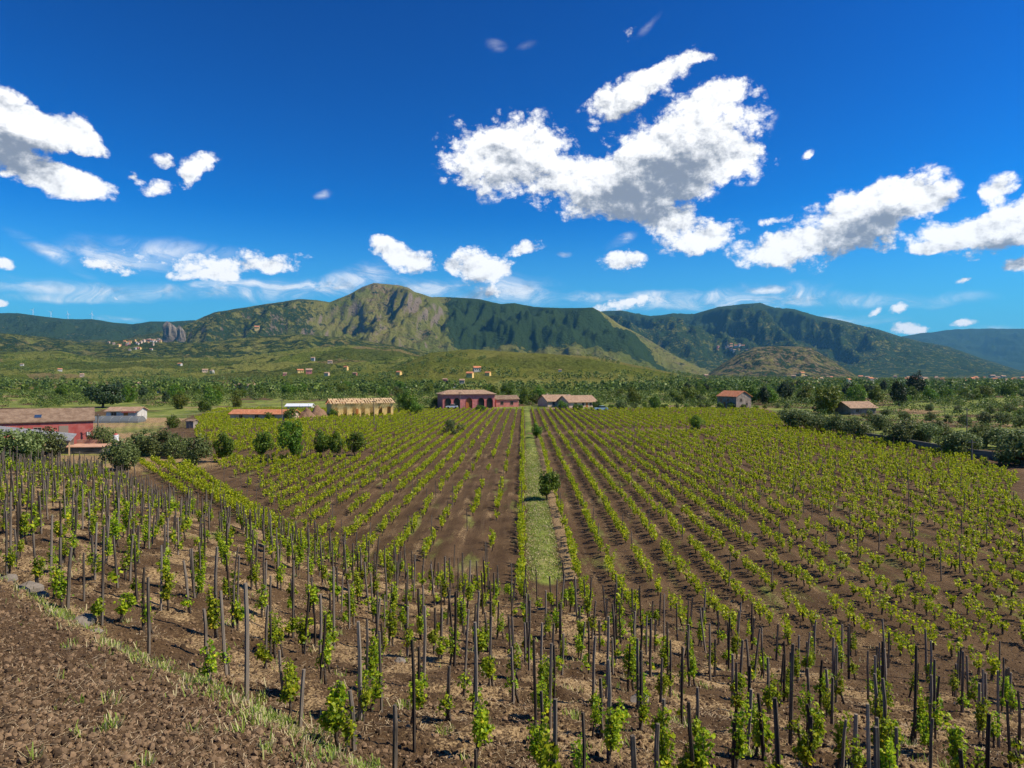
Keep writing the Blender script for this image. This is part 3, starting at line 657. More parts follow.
for px, py, h, k in [(965,426,12,'olive'),(985,424,13,'olive'),(1003,425,14,'olive'),(1020,427,12,'olive'),(905,420,10,'olive'),(930,421,10,'olive'),(948,423,9,'sage'),(990,414,9,'olive'),(1010,413,10,'olive'),(885,417,9,'olive'),(868,419,9,'sage'),(1022,417,10,'olive'),(958,413,8,'sage'),(930,411,8,'olive')]:
    plant(k, px, py, h, 'small grey-green tree in the grove above the dry stone wall', 'small trees in the right grove')
for i in range(17):   # hedge of shrubs along the far edge of the vineyard
    px = 612+i*11+random.uniform(-3, 3)
    plant(random.choice(['bush', 'sage', 'bush']), px, 408.5+random.uniform(-.4, .4), random.uniform(4, 7), 'low shrub in the hedge along the far edge of the vineyard', 'hedge shrubs at the far vineyard edge')
# countryside trees beyond the vineyard, singly as far as they can be told apart
cnt = 0; spots = []
while cnt < 210:
    px = random.uniform(-25, 1050); y = random.uniform(235, 620); x = (px-CX)/F*y
    if float(fbm(np.array([x/60.]), np.array([y/45.]), 2)[0]) < random.uniform(-.25, .2): continue
    pyb = HY+F*CAMZ/y
    if any(a-14 < px < b+14 and y < dd+6 for a, b, dd in [(60, 142, 240), (230, 330, 300), (325, 398, 262), (436, 520, 262), (536, 592, 262), (716, 748, 262)]): continue
    if any(abs(px-a)*y/F < 3.5 and abs(y-b) < 8 for a, b in spots): continue
    if 520 < px < 650 and y > 380: continue
    spots.append((px, y)); k = random.choice(['dark', 'dark', 'lime', 'olive', 'dark', 'pine', 'bush', 'lime', 'sage', 'sage'])
    hm = {'dark': 6, 'lime': 6, 'olive': 4.5, 'pine': 7, 'bush': 3, 'sage': 3}[k]*random.uniform(.6, 1.25)
    lb = {'dark': 'mid green round tree in the countryside beyond the vineyard', 'lime': 'light green round tree in the countryside beyond the vineyard', 'olive': 'grey olive in the countryside beyond the vineyard',
          'pine': 'dark narrow evergreen in the countryside beyond the vineyard', 'bush': 'green bush in the countryside beyond the vineyard', 'sage': 'greyish bush in the countryside beyond the vineyard'}[k]
    plant(k, px, 0, hm*F/y, lb, 'scattered trees beyond the vineyard', random.uniform(.85, 1.2), dist=y); cnt += 1
for k, v in PROTO.items():
    for p in v:
        if p.name not in USED: plant(k, random.uniform(100, 900), 0, 10, 'tree in the countryside beyond the vineyard', 'scattered trees beyond the vineyard', dist=640)
# the woodland farther off, read as one mass
n = 10000
px = rng.uniform(-60, 1090, n*3); y = 380*np.exp(rng.uniform(0, math.log(3600/380), n*3)); x = (px-CX)/F*y
dn = fbm(x/140, y/110, 3)+0.35*fbm(x/30, y/30, 2)
hill_open = np.exp(-((px-540)/90)**2)*((y > 600) & (y < 1400))
k = dn > rng.uniform(-0.15, 0.55, n*3)+hill_open*0.55+((y < 950)*.16); px, y, x = px[k][:n], y[k][:n], x[k][:n]
# tree lines along roads and field edges
lx, ly = [], []
for (a, b, yy, st) in [(180, 420, 1050, 4), (620, 1024, 900, 4), (600, 1024, 540, 4), (640, 1024, 470, 5), (60, 330, 520, 6), (0, 250, 1250, 6), (100, 420, 2100, 8), (20, 300, 2500, 10), (560, 1024, 1300, 6), (0, 330, 700, 5), (380, 560, 640, 4), (100, 300, 1500, 6), (760, 1024, 620, 4), (500, 760, 760, 5), (300, 520, 830, 5)]:
    xs = np.arange((a-CX)/F*yy, (b-CX)/F*yy, st); xs = xs+rng.normal(0, st*.4, len(xs)); lx.append(xs); ly.append(yy+rng.normal(0, 6, len(xs))+xs*0.06)
x = np.concatenate([x]+lx); y = np.concatenate([y]+ly)
ii = np.clip(np.searchsorted(hy, y)-1, 0, len(hy)-2); jj = np.clip(np.searchsorted(T2, x/y)-1, 0, len(T2)-2)
zz = np.where(y > 400, H_[ii, jj], 0); hh = rng.uniform(3.0, 8.5, len(x))*np.where(y < 900, 1.0, .85)
per = 36; C = np.repeat(np.stack([x, y, zz+hh*.52], -1), per, 0); hr_ = np.repeat(hh, per)
C = C+rand_unit(len(C))*(rng.uniform(.3, 1, len(C))**.5)[:, None]*np.stack([hr_*.52, hr_*.52, hr_*.5], -1)
nb = 9000; yb = rng.uniform(226, 430, nb); xb = rng.uniform(-.80, .80, nb)*yb; xb2 = rng.uniform(66, 170, nb//3); yb2 = rng.uniform(95, 235, nb//3)
xb = np.concatenate([xb, xb2]); yb = np.concatenate([yb, yb2]); pb = CX+F*xb/yb; nb = len(xb)
okb = (fbm(xb/26, yb/20, 3)+.25*fbm(xb/7, yb/7, 2) > rng.uniform(-.12, .5, nb)) & ((xb > vy_right(yb)+6) | (yb > 226)) & ((yb > 226) | (rng.random(nb) < .45))
for a_, b_, dd in [(60, 142, 240), (230, 330, 300), (325, 398, 272), (434, 522, 272), (536, 594, 272), (714, 750, 272), (590, 612, 240), (832, 872, 215)]: okb &= ~((pb > a_) & (pb < b_) & (yb < dd))
okb &= ~((pb > 130) & (pb < 240) & (yb < 245) & (rng.random(nb) < .7))
xb, yb = xb[okb], yb[okb]; hb_ = rng.uniform(.5, 1, len(xb))**2*3.6+.5
pr_ = 64; Cb = np.repeat(np.stack([xb, yb, hb_*.42], -1), pr_, 0); hbr = np.repeat(hb_, pr_)
Cb = Cb+rand_unit(len(Cb))*(rng.uniform(.3, 1, len(Cb))**.5)[:, None]*np.stack([hbr*.62, hbr*.62, hbr*.48], -1)
Vb, Fb = leaf_cards(Cb, np.minimum(hbr*.15, .0015*Cb[:, 1]), .3)
tag(mk('shrubland', Vb, Fb, M['wood_far']), 'thickets of shrubs between the vineyard and the valley woods', 'shrubs', kind='stuff')
V, Fc = leaf_cards(C, hr_*.20, .3)
tag(mk('woodland', V, Fc, M['wood_far']), 'scattered woods and tree lines across the valley floor', 'woodland', kind='stuff')

# ------------------------------------------------------------------ stakes and grapevines
def stake_mesh(seed):
    r_ = random.Random(seed); mb = MB(); n = 5
    pts = [(r_.uniform(-.012, .012), r_.uniform(-.012, .012), z) for z in (-.12, .3, .7, 1.0)]
    mb.tube([(p[0], p[1], p[2]) for p in pts], [.034, .032, .030, .026], 6)
    return mb
ST = []
for k in range(6):
    mb = stake_mesh(k); o = mb.build('wooden_stake', M['stake'], link=False); ST.append(o.data)
ST_PALE = ST[0].copy(); ST_PALE.materials[0] = M['pale_stake']
def vine_parts(seed, n, hgt, wid, ls, shape='leaf'):
    """foliage that climbs a stake, with shoots reaching out, and its gnarled trunk"""
    r_ = random.Random(seed)
    P_ = []; shoots = 6
    for k in range(shoots):
        a = 6.28*k/shoots+r_.uniform(-.5, .5); rr = r_.uniform(.25, 1.15)*wid; top = hgt*r_.uniform(.45, 1.05)
        m_ = n//shoots; tt = np.array([r_.random()**.8 for _ in range(m_)])
        x = np.cos(a)*rr*np.sin(tt*2.4)*.8; y = np.sin(a)*rr*np.sin(tt*2.4)*.8; z = .34+tt*(top-.34)
        P_.append(np.stack([x, y, z], -1)+np.random.default_rng(seed*31+k).normal(size=(m_, 3))*np.array([.055, .055, .04])*(1.15-.5*tt)[:, None])
    C = np.concatenate(P_); out = C*np.array([1, 1, 0]); out = out/(np.linalg.norm(out, axis=1, keepdims=True)+.05)
    V, Fc = leaf_cards(C, ls, .35, shape, out)
    mb = MB(); a = r_.uniform(0, 6.28); dx, dy = .06*math.cos(a), .06*math.sin(a)
    mb.tube([(dx*2.2, dy*2.2, -.1), (dx*1.6+.02, dy*1.6, .15), (dx, dy, .34), (dx*.6+.02, dy*.6-.02, .5)], [.036, .03, .034, .02], 6)
    for k in range(3):
        b = a+2.1*k; q = wid*.55; mb.tube([(dx*.6, dy*.6, .42), (q*.5*math.cos(b), q*.5*math.sin(b), hgt*.5), (q*.6*math.cos(b), q*.6*math.sin(b), hgt*.85)], [.014, .009, .004], 4)
    return V, Fc, mb
def vine_proto(seed, n, hgt, wid, ls):
    V, Fc, mb = vine_parts(seed, n, hgt, wid, ls)
    root = empty('grapevine', (0, 0, 0)); f = mk('foliage', V, Fc, M['vine'], root); t = mb.build('trunk', M['bark'], root, smooth=True); reg(root, f, t); return root
VP = {'tall': [vine_proto(1, 420, 1.30, .15, .058), vine_proto(2, 340, 1.18, .17, .06)],
      'bushy': [vine_proto(3, 330, .90, .26, .06), vine_proto(4, 270, .80, .24, .06)],
      'slim': [vine_proto(5, 190, 1.1, .11, .056), vine_proto(6, 230, 1.0, .14, .056)],
      'small': [vine_proto(7, 100, .70, .15, .056), vine_proto(8, 70, .62, .12, .056)]}
vused = set()
HERO = [  # foot x, foot y, top y, sideways lean in pixels of the top
 (102,627,522,0),(149,653,576,-1),(208,659,607,-4),(84,601,552,-1),(61,600,537,-2),(119,540,497,0),(118,590,535,-5),(137,600,540,-2),(161,612,545,0),(189,615,560,-6),
 (216,640,530,0),(246,700,582,-1),(28,502,472,0),(284,700,649,-5),(342,720,679,0),(360,722,620,-1),(377,674,590,0),(315,650,602,-1),(414,748,640,-2),(395,775,704,0),
 (424,688,604,1),(478,746,621,-3),(454,668,591,2),(491,668,600,-1),(349,630,583,0),(334,650,560,0),(475,800,748,0),(536,746,638,-2),(545,775,689,-4),(593,712,636,2),
 (609,764,659,1),(641,733,650,0),(657,800,722,0),(661,706,657,1),(682,728,645,0),(697,745,685,0),(736,717,661,0),(734,775,718,0),(764,765,692,-5),(525,664,622,0),
 (562,676,633,2),(557,625,579,0),(790,745,641,0),(810,780,714,1),(832,725,676,0),(853,780,712,2),(842,775,717,3),(868,700,650,0),(915,745,644,1),(962,717,650,1),
 (930,780,717,2),(896,775,725,0),(955,790,727,-1),(987,780,712,1),(1002,712,655,0),(1020,760,690,0),(1011,715,672,0),(985,715,672,1),(18,560,500,0),(8,520,478,0),
 (270,640,575,0),(293,640,560,0),(308,600,556,0),(250,560,512,0),(205,575,520,0),(180,540,500,0),(60,545,500,0),(38,530,490,0)]
stakes = []; vines = []
SLX = [-60, 0, 100, 150, 250, 400, 520, 620, 760, 1100]; SLY = [458, 462, 471, 497, 528, 578, 600, 612, 642, 694]   # upper limit of the staked slope as seen
MBY = [400, 440, 456, 470, 500, 530, 560, 590, 610]; MBX = [190, 196, 205, 224, 260, 300, 350, 445, 585]     # left limit of the main block
def slope_s(x, y): return float(sstep(gbase(np.array([x]), np.array([y])), 0.35, 1.0)[0])
for px, py, ty, ln in HERO:
    if py > 768: # foot below the frame
        x, y, z = at(px, py)
    else: x, y, z = at(px, py)
    h = (py-ty)*y/F; stakes.append((x, y, z, min(h, 2.3), ln*y/F, 1, px, py))
# the rest: planted in offset lines across the slope
a_ = 1.16
for i in range(-90, 60):
    for j in range(0, 100):
        x = i*1.12+(j % 2)*.5+rng.normal(0, .12); y = 7.5+j*a_ - 0.28*x+rng.normal(0, .14)
        if y < 6 or y > 86: continue
        if abs(x) > .82*y+2: continue
        xa, ya = np.array([x]), np.array([y]); zb = float(gbase(xa, ya)[0])
        if zb < .36 and not (zb > .16 and random.random() < .6) and not (x < -33 and y < 84): continue
        if y > 64 and x > -34: continue
        if float(terrace_side(xa, ya)[0]) > -0.55: continue
        pxx, pyy = CX+F*x/y, HY+F*(CAMZ-zb)/y
        if pyy > 860: continue
        if pyy < float(np.interp(pxx, SLX, SLY))-2: continue
        near = [s_ for s_ in stakes[:len(HERO)] if (s_[0]-x)**2+(s_[1]-y)**2 < .85**2]
        if near: continue
        if random.random() < .12: continue
        h = random.choice([1.2, 1.4, 1.6, 1.8])*random.uniform(.85, 1.1)*(0.9 if y < 14 else 1)
        stakes.append((x, y, zb, h, random.gauss(0, .05)*h, 0, pxx, pyy))
for s_ in stakes:
    x, y, z, h, ln, hero, px, py = s_
    q = random.random()
    if hero and (px, py) in [(84,601),(149,653),(208,659),(315,650),(395,775)] : continue
    if q < .09: continue
    kind = random.choices(['tall', 'bushy', 'slim', 'small'], [.22, .20, .36, .22])[0]
    a = random.uniform(0, 6.28); vines.append((x+.10*math.cos(a), y+.10*math.sin(a), z, kind, random.uniform(.70, 1.0), px, py))
HEROV = [(280,655,'slim'),(290,712,'bushy'),(335,750,'bushy'),(210,690,'slim'),(482,760,'tall'),(668,790,'tall'),(702,790,'tall'),(542,720,'bushy'),(125,625,'bushy'),(880,768,'tall'),(415,722,'bushy'),(617,735,'bushy'),(365,715,'slim'),(920,745,'tall'),(890,760,'bushy')]
for px, py, k in HEROV:
    x, y, z = at(px, py); vines.append((x, y, z, k, .88, px, py))
size = lambda s_: s_[1]
def zone(px, py):
    a = 'at the left' if px < 200 else 'left of centre' if px < 420 else 'in the middle' if px < 620 else 'right of centre' if px < 820 else 'at the right'
    b = 'in the nearest rows of the slope' if py > 690 else 'in the lower rows of the slope' if py > 610 else 'high in the rows of the slope'
    return f'{b} {a}'
inview = lambda px, py: -20 < px < 1044 and py < 830
st_in = sorted([s_ for s_ in stakes if inview(s_[6], s_[7]) and s_[7] < 768+0.8*F*s_[3]/s_[1]], key=lambda s_: -s_[3]/s_[1])
st_one = st_in[:300]; ids = {id(s_) for s_ in st_one}; st_rest = [s_ for s_ in stakes if id(s_) not in ids]
hl = {}
for i, s_ in enumerate(st_one):
    x, y, z, h, ln, hero, px, py = s_
    pale = hero and px == 28
    o = bpy.data.objects.new('wooden_stake', ST_PALE if pale else random.choice(ST)); col.objects.link(o)
    o.location = (x, y, z-.03); o.scale = (random.uniform(.85, 1.25)*(1+.1*(h > 2)),)*2+(h,)
    o.rotation_euler = (random.gauss(0, .025), math.atan2(ln, h), random.uniform(-.3, .3))
    look = ('tall' if h > 1.85 else 'short' if h < 1.4 else 'medium')+(' leaning' if abs(ln)/h > .055 else ' upright')
    lb = f'{look} weathered grey wooden stake {zone(px, py)}'
    if pale: lb = 'pale fresh yellowish stake among the dark ones at the upper left end of the slope'
    tag(o, lb, 'stake', 'wooden vine stakes on the slope')
mb = MB()
for s_ in st_rest:
    x, y, z, h, ln = s_[:5]; mb.tube([(x, y, z-.1), (x+ln*.5, y, z+h*.5), (x+ln, y, z+h)], [.042, .038, .034], 5)
# thin posts standing in the plain's rows
for i in range(1500):
    y = 34*math.exp(random.uniform(0, math.log(215/34)))if random.random() < .4 else random.uniform(34, 220); r0 = random.choice([-.1-1.9*q_ for q_ in range(0, 50)]+[2.9+1.9*q_ for q_ in range(0, 38)])
    x = r0+PXD*y
    if not (float(vy_left(y)) < x < float(vy_right(y))) or gz(x, y) > .5: continue
    h = random.uniform(1.1, 1.9); l_ = random.gauss(0, .05); mb.tube([(x, y, -.1), (x+l_, y, gz(x, y)+h)], [.035, .03], 4)
tag(mb.build('distant_stakes', M['stake']), 'thin dark stakes in the farther rows of the vineyard', 'stakes', kind='stuff')
vi = sorted([v for v in vines if inview(v[5], v[6])], key=lambda v: -{'tall': 1.3, 'bushy': 1.1, 'slim': .95, 'small': .6}[v[3]]*v[4]/v[1])
vi_one = vi[:300]; ids = {id(v) for v in vi_one}; v_rest = [v for v in vines if id(v) not in ids]
VL = {'tall': 'tall leafy grapevine climbing its stake', 'bushy': 'bushy low grapevine with spreading shoots', 'slim': 'slim grapevine with few climbing shoots', 'small': 'small young grapevine with sparse leaves'}
for v in vi_one:
    x, y, z, k, s, px, py = v
    pr = next((p for p in VP[k] if p.name not in vused), None)
    if pr: vused.add(pr.name); r = pr
    else: r = copy_tree(random.choice(VP[k]))
    r.location = (x, y, z); r.rotation_euler = (random.gauss(0, .04), random.gauss(0, .04), random.uniform(0, 6.28)); r.scale = (s*random.uniform(.9, 1.15), s*random.uniform(.9, 1.15), s)
    tag(r, f'{VL[k]} {zone(px, py)}', 'grapevine', 'grapevines on the staked slope')
# every other vine of the vineyard, thousands of them
xs, ys_ = [], []
rows = [-.1]+[2.9+1.9*k for k in range(0, 45)]+[-.1-1.9*k for k in range(1, 55)]
for r0 in rows:
    hedge = r0 == -.1
    y = np.arange(21, 222, .50 if hedge else .82); y = y+rng.normal(0, .09, len(y)); x = r0+PXD*y+rng.normal(0, .07, len(y))
    ok = (gbase(x, y) < 1.2) & (x > vy_left(y)+.5) & (x < vy_right(y)-.5) & ~((np.abs(y-ctrack(x)) < 1.8) & (x > 3))
    ok &= ~((x < -16) & (x > -58) & (np.abs(y-(93-0.06*(x+30))) < 2.6) & (x < -18))
    sparse = .26 if -9 < r0 < -.5 else .07 if not hedge else .02
    gap = fbm(x/5, y/3.5, 3) < (-.30 if hedge else -.25 if not -9 < r0 < -.5 else -.03)
    ok &= (rng.random(len(x)) > sparse) & ~gap
    px_ = CX+F*x/y; py_ = HY+F*(CAMZ-gbase(x, y))/y; ok &= (px_ > np.interp(py_, MBY, MBX)) & (py_ < np.interp(px_, SLX, SLY)+4)
    xs.append(x[ok]); ys_.append(y[ok])
# the separate little plot on the left whose rows run slantwise
for (a0, b0, a1, b1) in [(137,462,192,500),(152,462,262,528),(168,463,300,546),(184,466,338,560)]:
    q0, q1 = at(a0, b0), at(a1, b1); L = math.hypot(q1[0]-q0[0], q1[1]-q0[1]); t_ = np.arange(0, 1, .75/L)
    x = q0[0]+(q1[0]-q0[0])*t_+rng.normal(0, .07, len(t_)); y = q0[1]+(q1[1]-q0[1])*t_+rng.normal(0, .07, len(t_)); px_ = CX+F*x/y; py_ = HY+F*(CAMZ-gbase(x, y))/y
    ok = (rng.random(len(x)) > .05) & (px_ < np.interp(py_, MBY, MBX)-10); xs.append(x[ok]); ys_.append(y[ok])
x = np.concatenate(xs); y = np.concatenate(ys_); z = gbase(x, y)
per = np.clip(92*(42/y)**.8, 18, 100).astype(int); ls = np.clip(.095*(y/42)**.5, .085, .19)*1.1
vh = rng.uniform(.60, 1.08, len(x))*np.interp(y, [60, 180], [1.0, .74])*(.95+.2*fbm(x/14, y/14, 2)); vw = rng.uniform(.20, .36, len(x))
# a handful of leader heights per vine, each with its own leaves: upright spring shoots
idx = np.repeat(np.arange(len(x)), per); nL = len(idx)
sh = rng.integers(0, 4, nL); key = idx*4+sh; ang = (key*2.399963) % 6.283; sr = ((key*0.7548776) % 1)*.8+.3; tp = ((key*0.5698403) % 1)*.4+.65
tt = rng.random(nL)**.75
C = np.stack([x[idx]+np.cos(ang)*vw[idx]*.72*sr*(.3+.7*tt), y[idx]+np.sin(ang)*vw[idx]*1.8*sr*(.3+.7*tt), z[idx]+.22+tt*(vh[idx]*tp-.12)], -1)+rng.normal(0, .05, (nL, 3))
V, Fc = leaf_cards(C, ls[idx], .45)
tag(mk('vineyard_rows', V, Fc, M['vine_far']), 'long rows of low leafing vines across the plain', 'vine rows', kind='stuff')
# vines on the slope beyond the individual ones
if v_rest:
    Vs, Fs, b = [], [], 0
    for v in v_rest:
        X_, Y_, Z_, k, s = v[:5]; Vl, Fl, _ = vine_parts(random.randint(1, 999), {'tall': 90, 'bushy': 80, 'slim': 60, 'small': 36}[k], {'tall': 1.35, 'bushy': .95, 'slim': 1.1, 'small': .7}[k], {'tall': .2, 'bushy': .3, 'slim': .16, 'small': .15}[k], .115, 'quad')
        Vs.append(Vl*s+np.array([X_, Y_, Z_])); Fs.append(Fl+b); b += len(Vl)
    tag(mk('hillside_vines', np.concatenate(Vs), np.concatenate(Fs), M['vine']), 'leafy vines in the upper rows of the staked slope', 'vines', kind='stuff')
# bare trunks of the plain's vines
k = y < 110; xt, yt, zt = x[k], y[k], z[k]; n = len(xt); hw = .028
base = np.array([(-hw, -hw, -.05), (hw, -hw, -.05), (hw, hw, -.05), (-hw, hw, -.05), (-hw, -hw, .42), (hw, -hw, .42), (hw, hw, .42), (-hw, hw, .42)])
V = (base[None]+np.stack([xt, yt, zt], -1)[:, None]+np.concatenate([np.zeros((n, 4, 3)), np.repeat(rng.normal(0, .06, (n, 1, 3)), 4, 1)], 1)).reshape(-1, 3)
Fq = np.array([[0, 1, 5, 4], [1, 2, 6, 5], [2, 3, 7, 6], [3, 0, 4, 7]]); Fc = (np.arange(n)[:, None, None]*8+Fq[None]).reshape(-1, 4)
tag(mk('vine_trunks', V, Fc, M['bark']), 'bare little trunks of the vines in the plain', 'vine trunks', kind='stuff')

# ------------------------------------------------------------------ grass, straw and clods
def sample(n, fn, y0, y1):
    y = 1/rng.uniform(1/y1, 1/y0, n)**1.0; x = rng.uniform(-.80, .80, n)*y; k = fn(x, y) > rng.random(n); return x[k], y[k]
def terrain_z(x, y):
    """height of the displaced ground mesh"""
    i = np.clip(np.searchsorted(YS, y)-1, 0, len(YS)-2); j = np.clip(np.searchsorted(T, x/y)-1, 0, len(T)-2)
    fy = (y-YS[i])/(YS[i+1]-YS[i]); fx = (x/y-T[j])/(T[j+1]-T[j])
    return (Zd[i, j]*(1-fx)+Zd[i, j+1]*fx)*(1-fy)+(Zd[i+1, j]*(1-fx)+Zd[i+1, j+1]*fx)*fy
def blades(x, y, h, w_, lean):
    z = terrain_z(x, y); n = len(x); a = rng.uniform(0, 6.28, n); d = np.stack([np.cos(a), np.sin(a), 0*a], -1); s = np.stack([-np.sin(a), np.cos(a), 0*a], -1)
    h = (h*rng.uniform(.5, 1.4, n))[:, None]; b = np.stack([x, y, z-.01], -1); L = (lean*rng.uniform(.3, 1.3, n))[:, None]
    w_ = (w_*rng.uniform(.6, 1.4, n))[:, None]
    V = np.stack([b-s*w_/2, b+s*w_/2, b+s*w_*.3+d*h*L+np.array([0, 0, 1])*h, b-s*w_*.3+d*h*L+np.array([0, 0, 1])*h*.97], 1).reshape(-1, 3)
    return V, np.arange(n)[:, None]*4+np.array([[0, 1, 2, 3]])
fe = lambda x, y: np.exp(-((terrace_side(x, y)+.12)/.50)**2)*np.clip(.22+1.5*fbm(x/.7, y/.7, 3), 0, 1)+ (terrace_side(x, y) > .3)*np.clip(2.4*fbm(x/.5+3, y/.5, 2)-1.05, 0, .8)+(terrace_side(x, y) < -.6)*np.clip(2.4*fbm(x/.8+13, y/.8, 2)-.95, 0, .7)
x, y = sample(400000, fe, 7, 34); V, Fc = blades(x, y, .13, .012+y*.0006, .7)
tag(mk('grass', V, Fc, M['grass']), 'green and dry grass along the edge of the dug terrace', 'grass', kind='stuff')
fp = lambda x, y: ((x-PXD*y > .15) & (x-PXD*y < 2.2) & (y > 36))*.8*np.clip(.5+fbm(x/.8, y/2., 2), 0, 1)*(1-sstep(y, 70, 110))
y = rng.uniform(36, 110, 60000)**1.0; x = PXD*y+rng.uniform(.1, 2.4, len(y)); k = fp(x, y) > rng.random(len(y)); x, y = x[k], y[k]; V, Fc = blades(x, y, .07, .03+y*.0006, .9)
tag(mk('path_grass', V, Fc, M['grass']), 'short grass growing on the path between the rows', 'grass', kind='stuff')
fs = lambda x, y: (terrace_side(x, y) < .2)*sstep(gbase(x, y), .3, 1)*np.clip(.05+1.1*fbm(x/1.3+7, y/1.3, 3), 0, .6)+(terrace_side(x, y) > 0)*.16
x, y = sample(210000, fs, 7, 60); V, Fc = blades(x, y, .022, .006+y*.0005, 6)
tag(mk('dry_straw', V, Fc, M['straw']), 'dry straw and prunings scattered on the soil', 'straw', kind='stuff')
# clods: small irregular lumps
def lumps(x, y, s, name, m_, label, sink=.3):
    z = terrain_z(x, y); n = len(x)
    g = (1+5**.5)/2; o8 = np.array([(-1,g,0),(1,g,0),(-1,-g,0),(1,-g,0),(0,-1,g),(0,1,g),(0,-1,-g),(0,1,-g),(g,0,-1),(g,0,1),(-g,0,-1),(-g,0,1)])/1.9; n6 = 12
    V = o8[None]*rng.uniform(.72, 1.18, (n, n6, 1))*s[:, None, None]*rng.uniform(.65, 1.25, (n, 1, 3))
    a = rng.uniform(0, 6.28, n); c_, s_ = np.cos(a)[:, None], np.sin(a)[:, None]; tx = rng.uniform(-.7, .7, n)[:, None]
    X_ = V[..., 0]*c_-V[..., 1]*s_; Y_ = V[..., 0]*s_+V[..., 1]*c_; Z_ = V[..., 2]; Y2 = Y_*np.cos(tx)-Z_*np.sin(tx); Z2 = Y_*np.sin(tx)+Z_*np.cos(tx)
    V = np.stack([X_, Y2, Z2], -1)+np.stack([x, y, z+s*sink], -1)[:, None]
    Ft = np.array([(0,11,5),(0,5,1),(0,1,7),(0,7,10),(0,10,11),(1,5,9),(5,11,4),(11,10,2),(10,7,6),(7,1,8),(3,9,4),(3,4,2),(3,2,6),(3,6,8),(3,8,9),(4,9,5),(2,4,11),(6,2,10),(8,6,7),(9,8,1)]); Fc = (np.arange(n)[:, None, None]*n6+Ft[None]).reshape(-1, 3)
    tag(mk(name, V.reshape(-1, 3), Fc, m_), label, 'soil', kind='stuff')
x, y = sample(95000, lambda x, y: (terrace_side(x, y) > -.1)*.75+(terrace_side(x, y) <= -.1)*.42, 6.5, 34)
lumps(x, y, .008+.042*rng.random(len(x))**5+.0006*y, 'soil_clods', M['clod'], 'dug brown clods covering the soil')
# stones of the terrace edge, one by one
def boulder(px, py, s, label):
    x, y, z = at(px, py); mb = MB(); pts = []; n1, n2 = 8, 5
    for i in range(n2+1):
        for j in range(n1):
            a = math.pi*i/n2; b = 6.283*j/n1; q = s*random.uniform(.8, 1.15); pts.append((q*1.4*math.sin(a)*math.cos(b), q*math.sin(a)*math.sin(b), q*.6*math.cos(a)))
    mb.v = pts; mb.f = [(i*n1+j, i*n1+(j+1) % n1, (i+1)*n1+(j+1) % n1, (i+1)*n1+j)[::-1] for i in range(n2) for j in range(n1)]
    o = mb.build('edge_stone', M['rock'], smooth=False); o.location = (x, y, float(terrain_z(np.array([x]), np.array([y]))[0])+s*.12); o.rotation_euler = (0, 0, random.uniform(0, 3))
    tag(o, label, 'stone', 'stones along the terrace edge')
for px, py, s, lb in [(28,590,.30,'flat pale grey stone at the upper left end of the terrace edge'),(41,596,.16,'small stone touching the flat pale one at the terrace edge'),(84,624,.26,'wide grey stone in the terrace edge right of the grass'),
    (93,632,.16,'grey stone just below the wide one in the terrace edge'),(240,702,.16,'small stone at the foot of the thick stake on the terrace edge'),(400,664,.20,'pale stone lying on the slope between the stakes'),(8,578,.2,'grey stone at the left border of the picture on the edge'),(640,704,.22,'brown stone half sunk on the slope between two stakes')]:
    boulder(px, py, s, lb)

# ------------------------------------------------------------------ buildings
def window(root, x, y, z, w_, h, ny=-1, axis='y', m_='dark', kids=None, label=None):
    """a window on the wall face at y (or x when axis is x); the outward side is ny"""
    f = MB(); t = .09; d = .05
    def bx(mb, a0, a1, z0, z1, o0, o1):
        lo, hi = sorted((y+ny*o0, y+ny*o1)) if axis == 'y' else sorted((x+ny*o0, x+ny*o1))
        if axis == 'y': mb.box(x+a0, x+a1, lo, hi, z0, z1)
        else: mb.box(lo, hi, y+a0, y+a1, z0, z1)
    bx(f, -w_/2-t, w_/2+t, z-.0-t, z, .003, d+.04); bx(f, -w_/2-t, w_/2+t, z+h, z+h+t, .003, d)
    bx(f, -w_/2-t, -w_/2, z, z+h, .003, d); bx(f, w_/2, w_/2+t, z, z+h, .003, d); bx(f, -.03, .03, z, z+h, .003, d-.01)
    o = f.build('window', M['frame'], root); p = MB(); bx(p, -w_/2, w_/2, z, z+h, -.02, .012); q = p.build('pane', M[m_], o)
    reg(o, q); KIDS.setdefault(root.name, []).append(o); return o
def part(root, name, mb, m_, label=None):
    o = mb.build(name, M[m_], root); KIDS.setdefault(root.name, []).append(o)
    if label: o['label'] = label
    return o
def gable(mb, w_, d, h, rise, over=.4, t=.14, off=0.0):
    """gable roof, ridge along x, on walls w_ x d"""
    hx, hy_ = w_/2+over, d/2+over; k = rise/(d/2); ze = h-over*k
    mb.slab((-hx, -hy_, ze+t), (hx, -hy_, ze+t), (hx, 0, h+rise+t), (-hx, 0, h+rise+t), t)
    mb.slab((-hx, 0, h+rise+t), (hx, 0, h+rise+t), (hx, hy_, ze+t), (-hx, hy_, ze+t), t); return mb
def gwall(mb, w_, d, h, rise):
    mb.solid([(-w_/2,-d/2,-1),(w_/2,-d/2,-1),(w_/2,d/2,-1),(-w_/2,d/2,-1),(-w_/2,-d/2,h),(w_/2,-d/2,h),(w_/2,d/2,h),(-w_/2,d/2,h),(-w_/2,0,h+rise-.01),(w_/2,0,h+rise-.01)],
             [(3,2,1,0),(0,1,5,4),(2,3,7,6),(1,2,6,9,5),(3,0,4,8,7),(4,5,9,8),(8,9,6,7)]); return mb
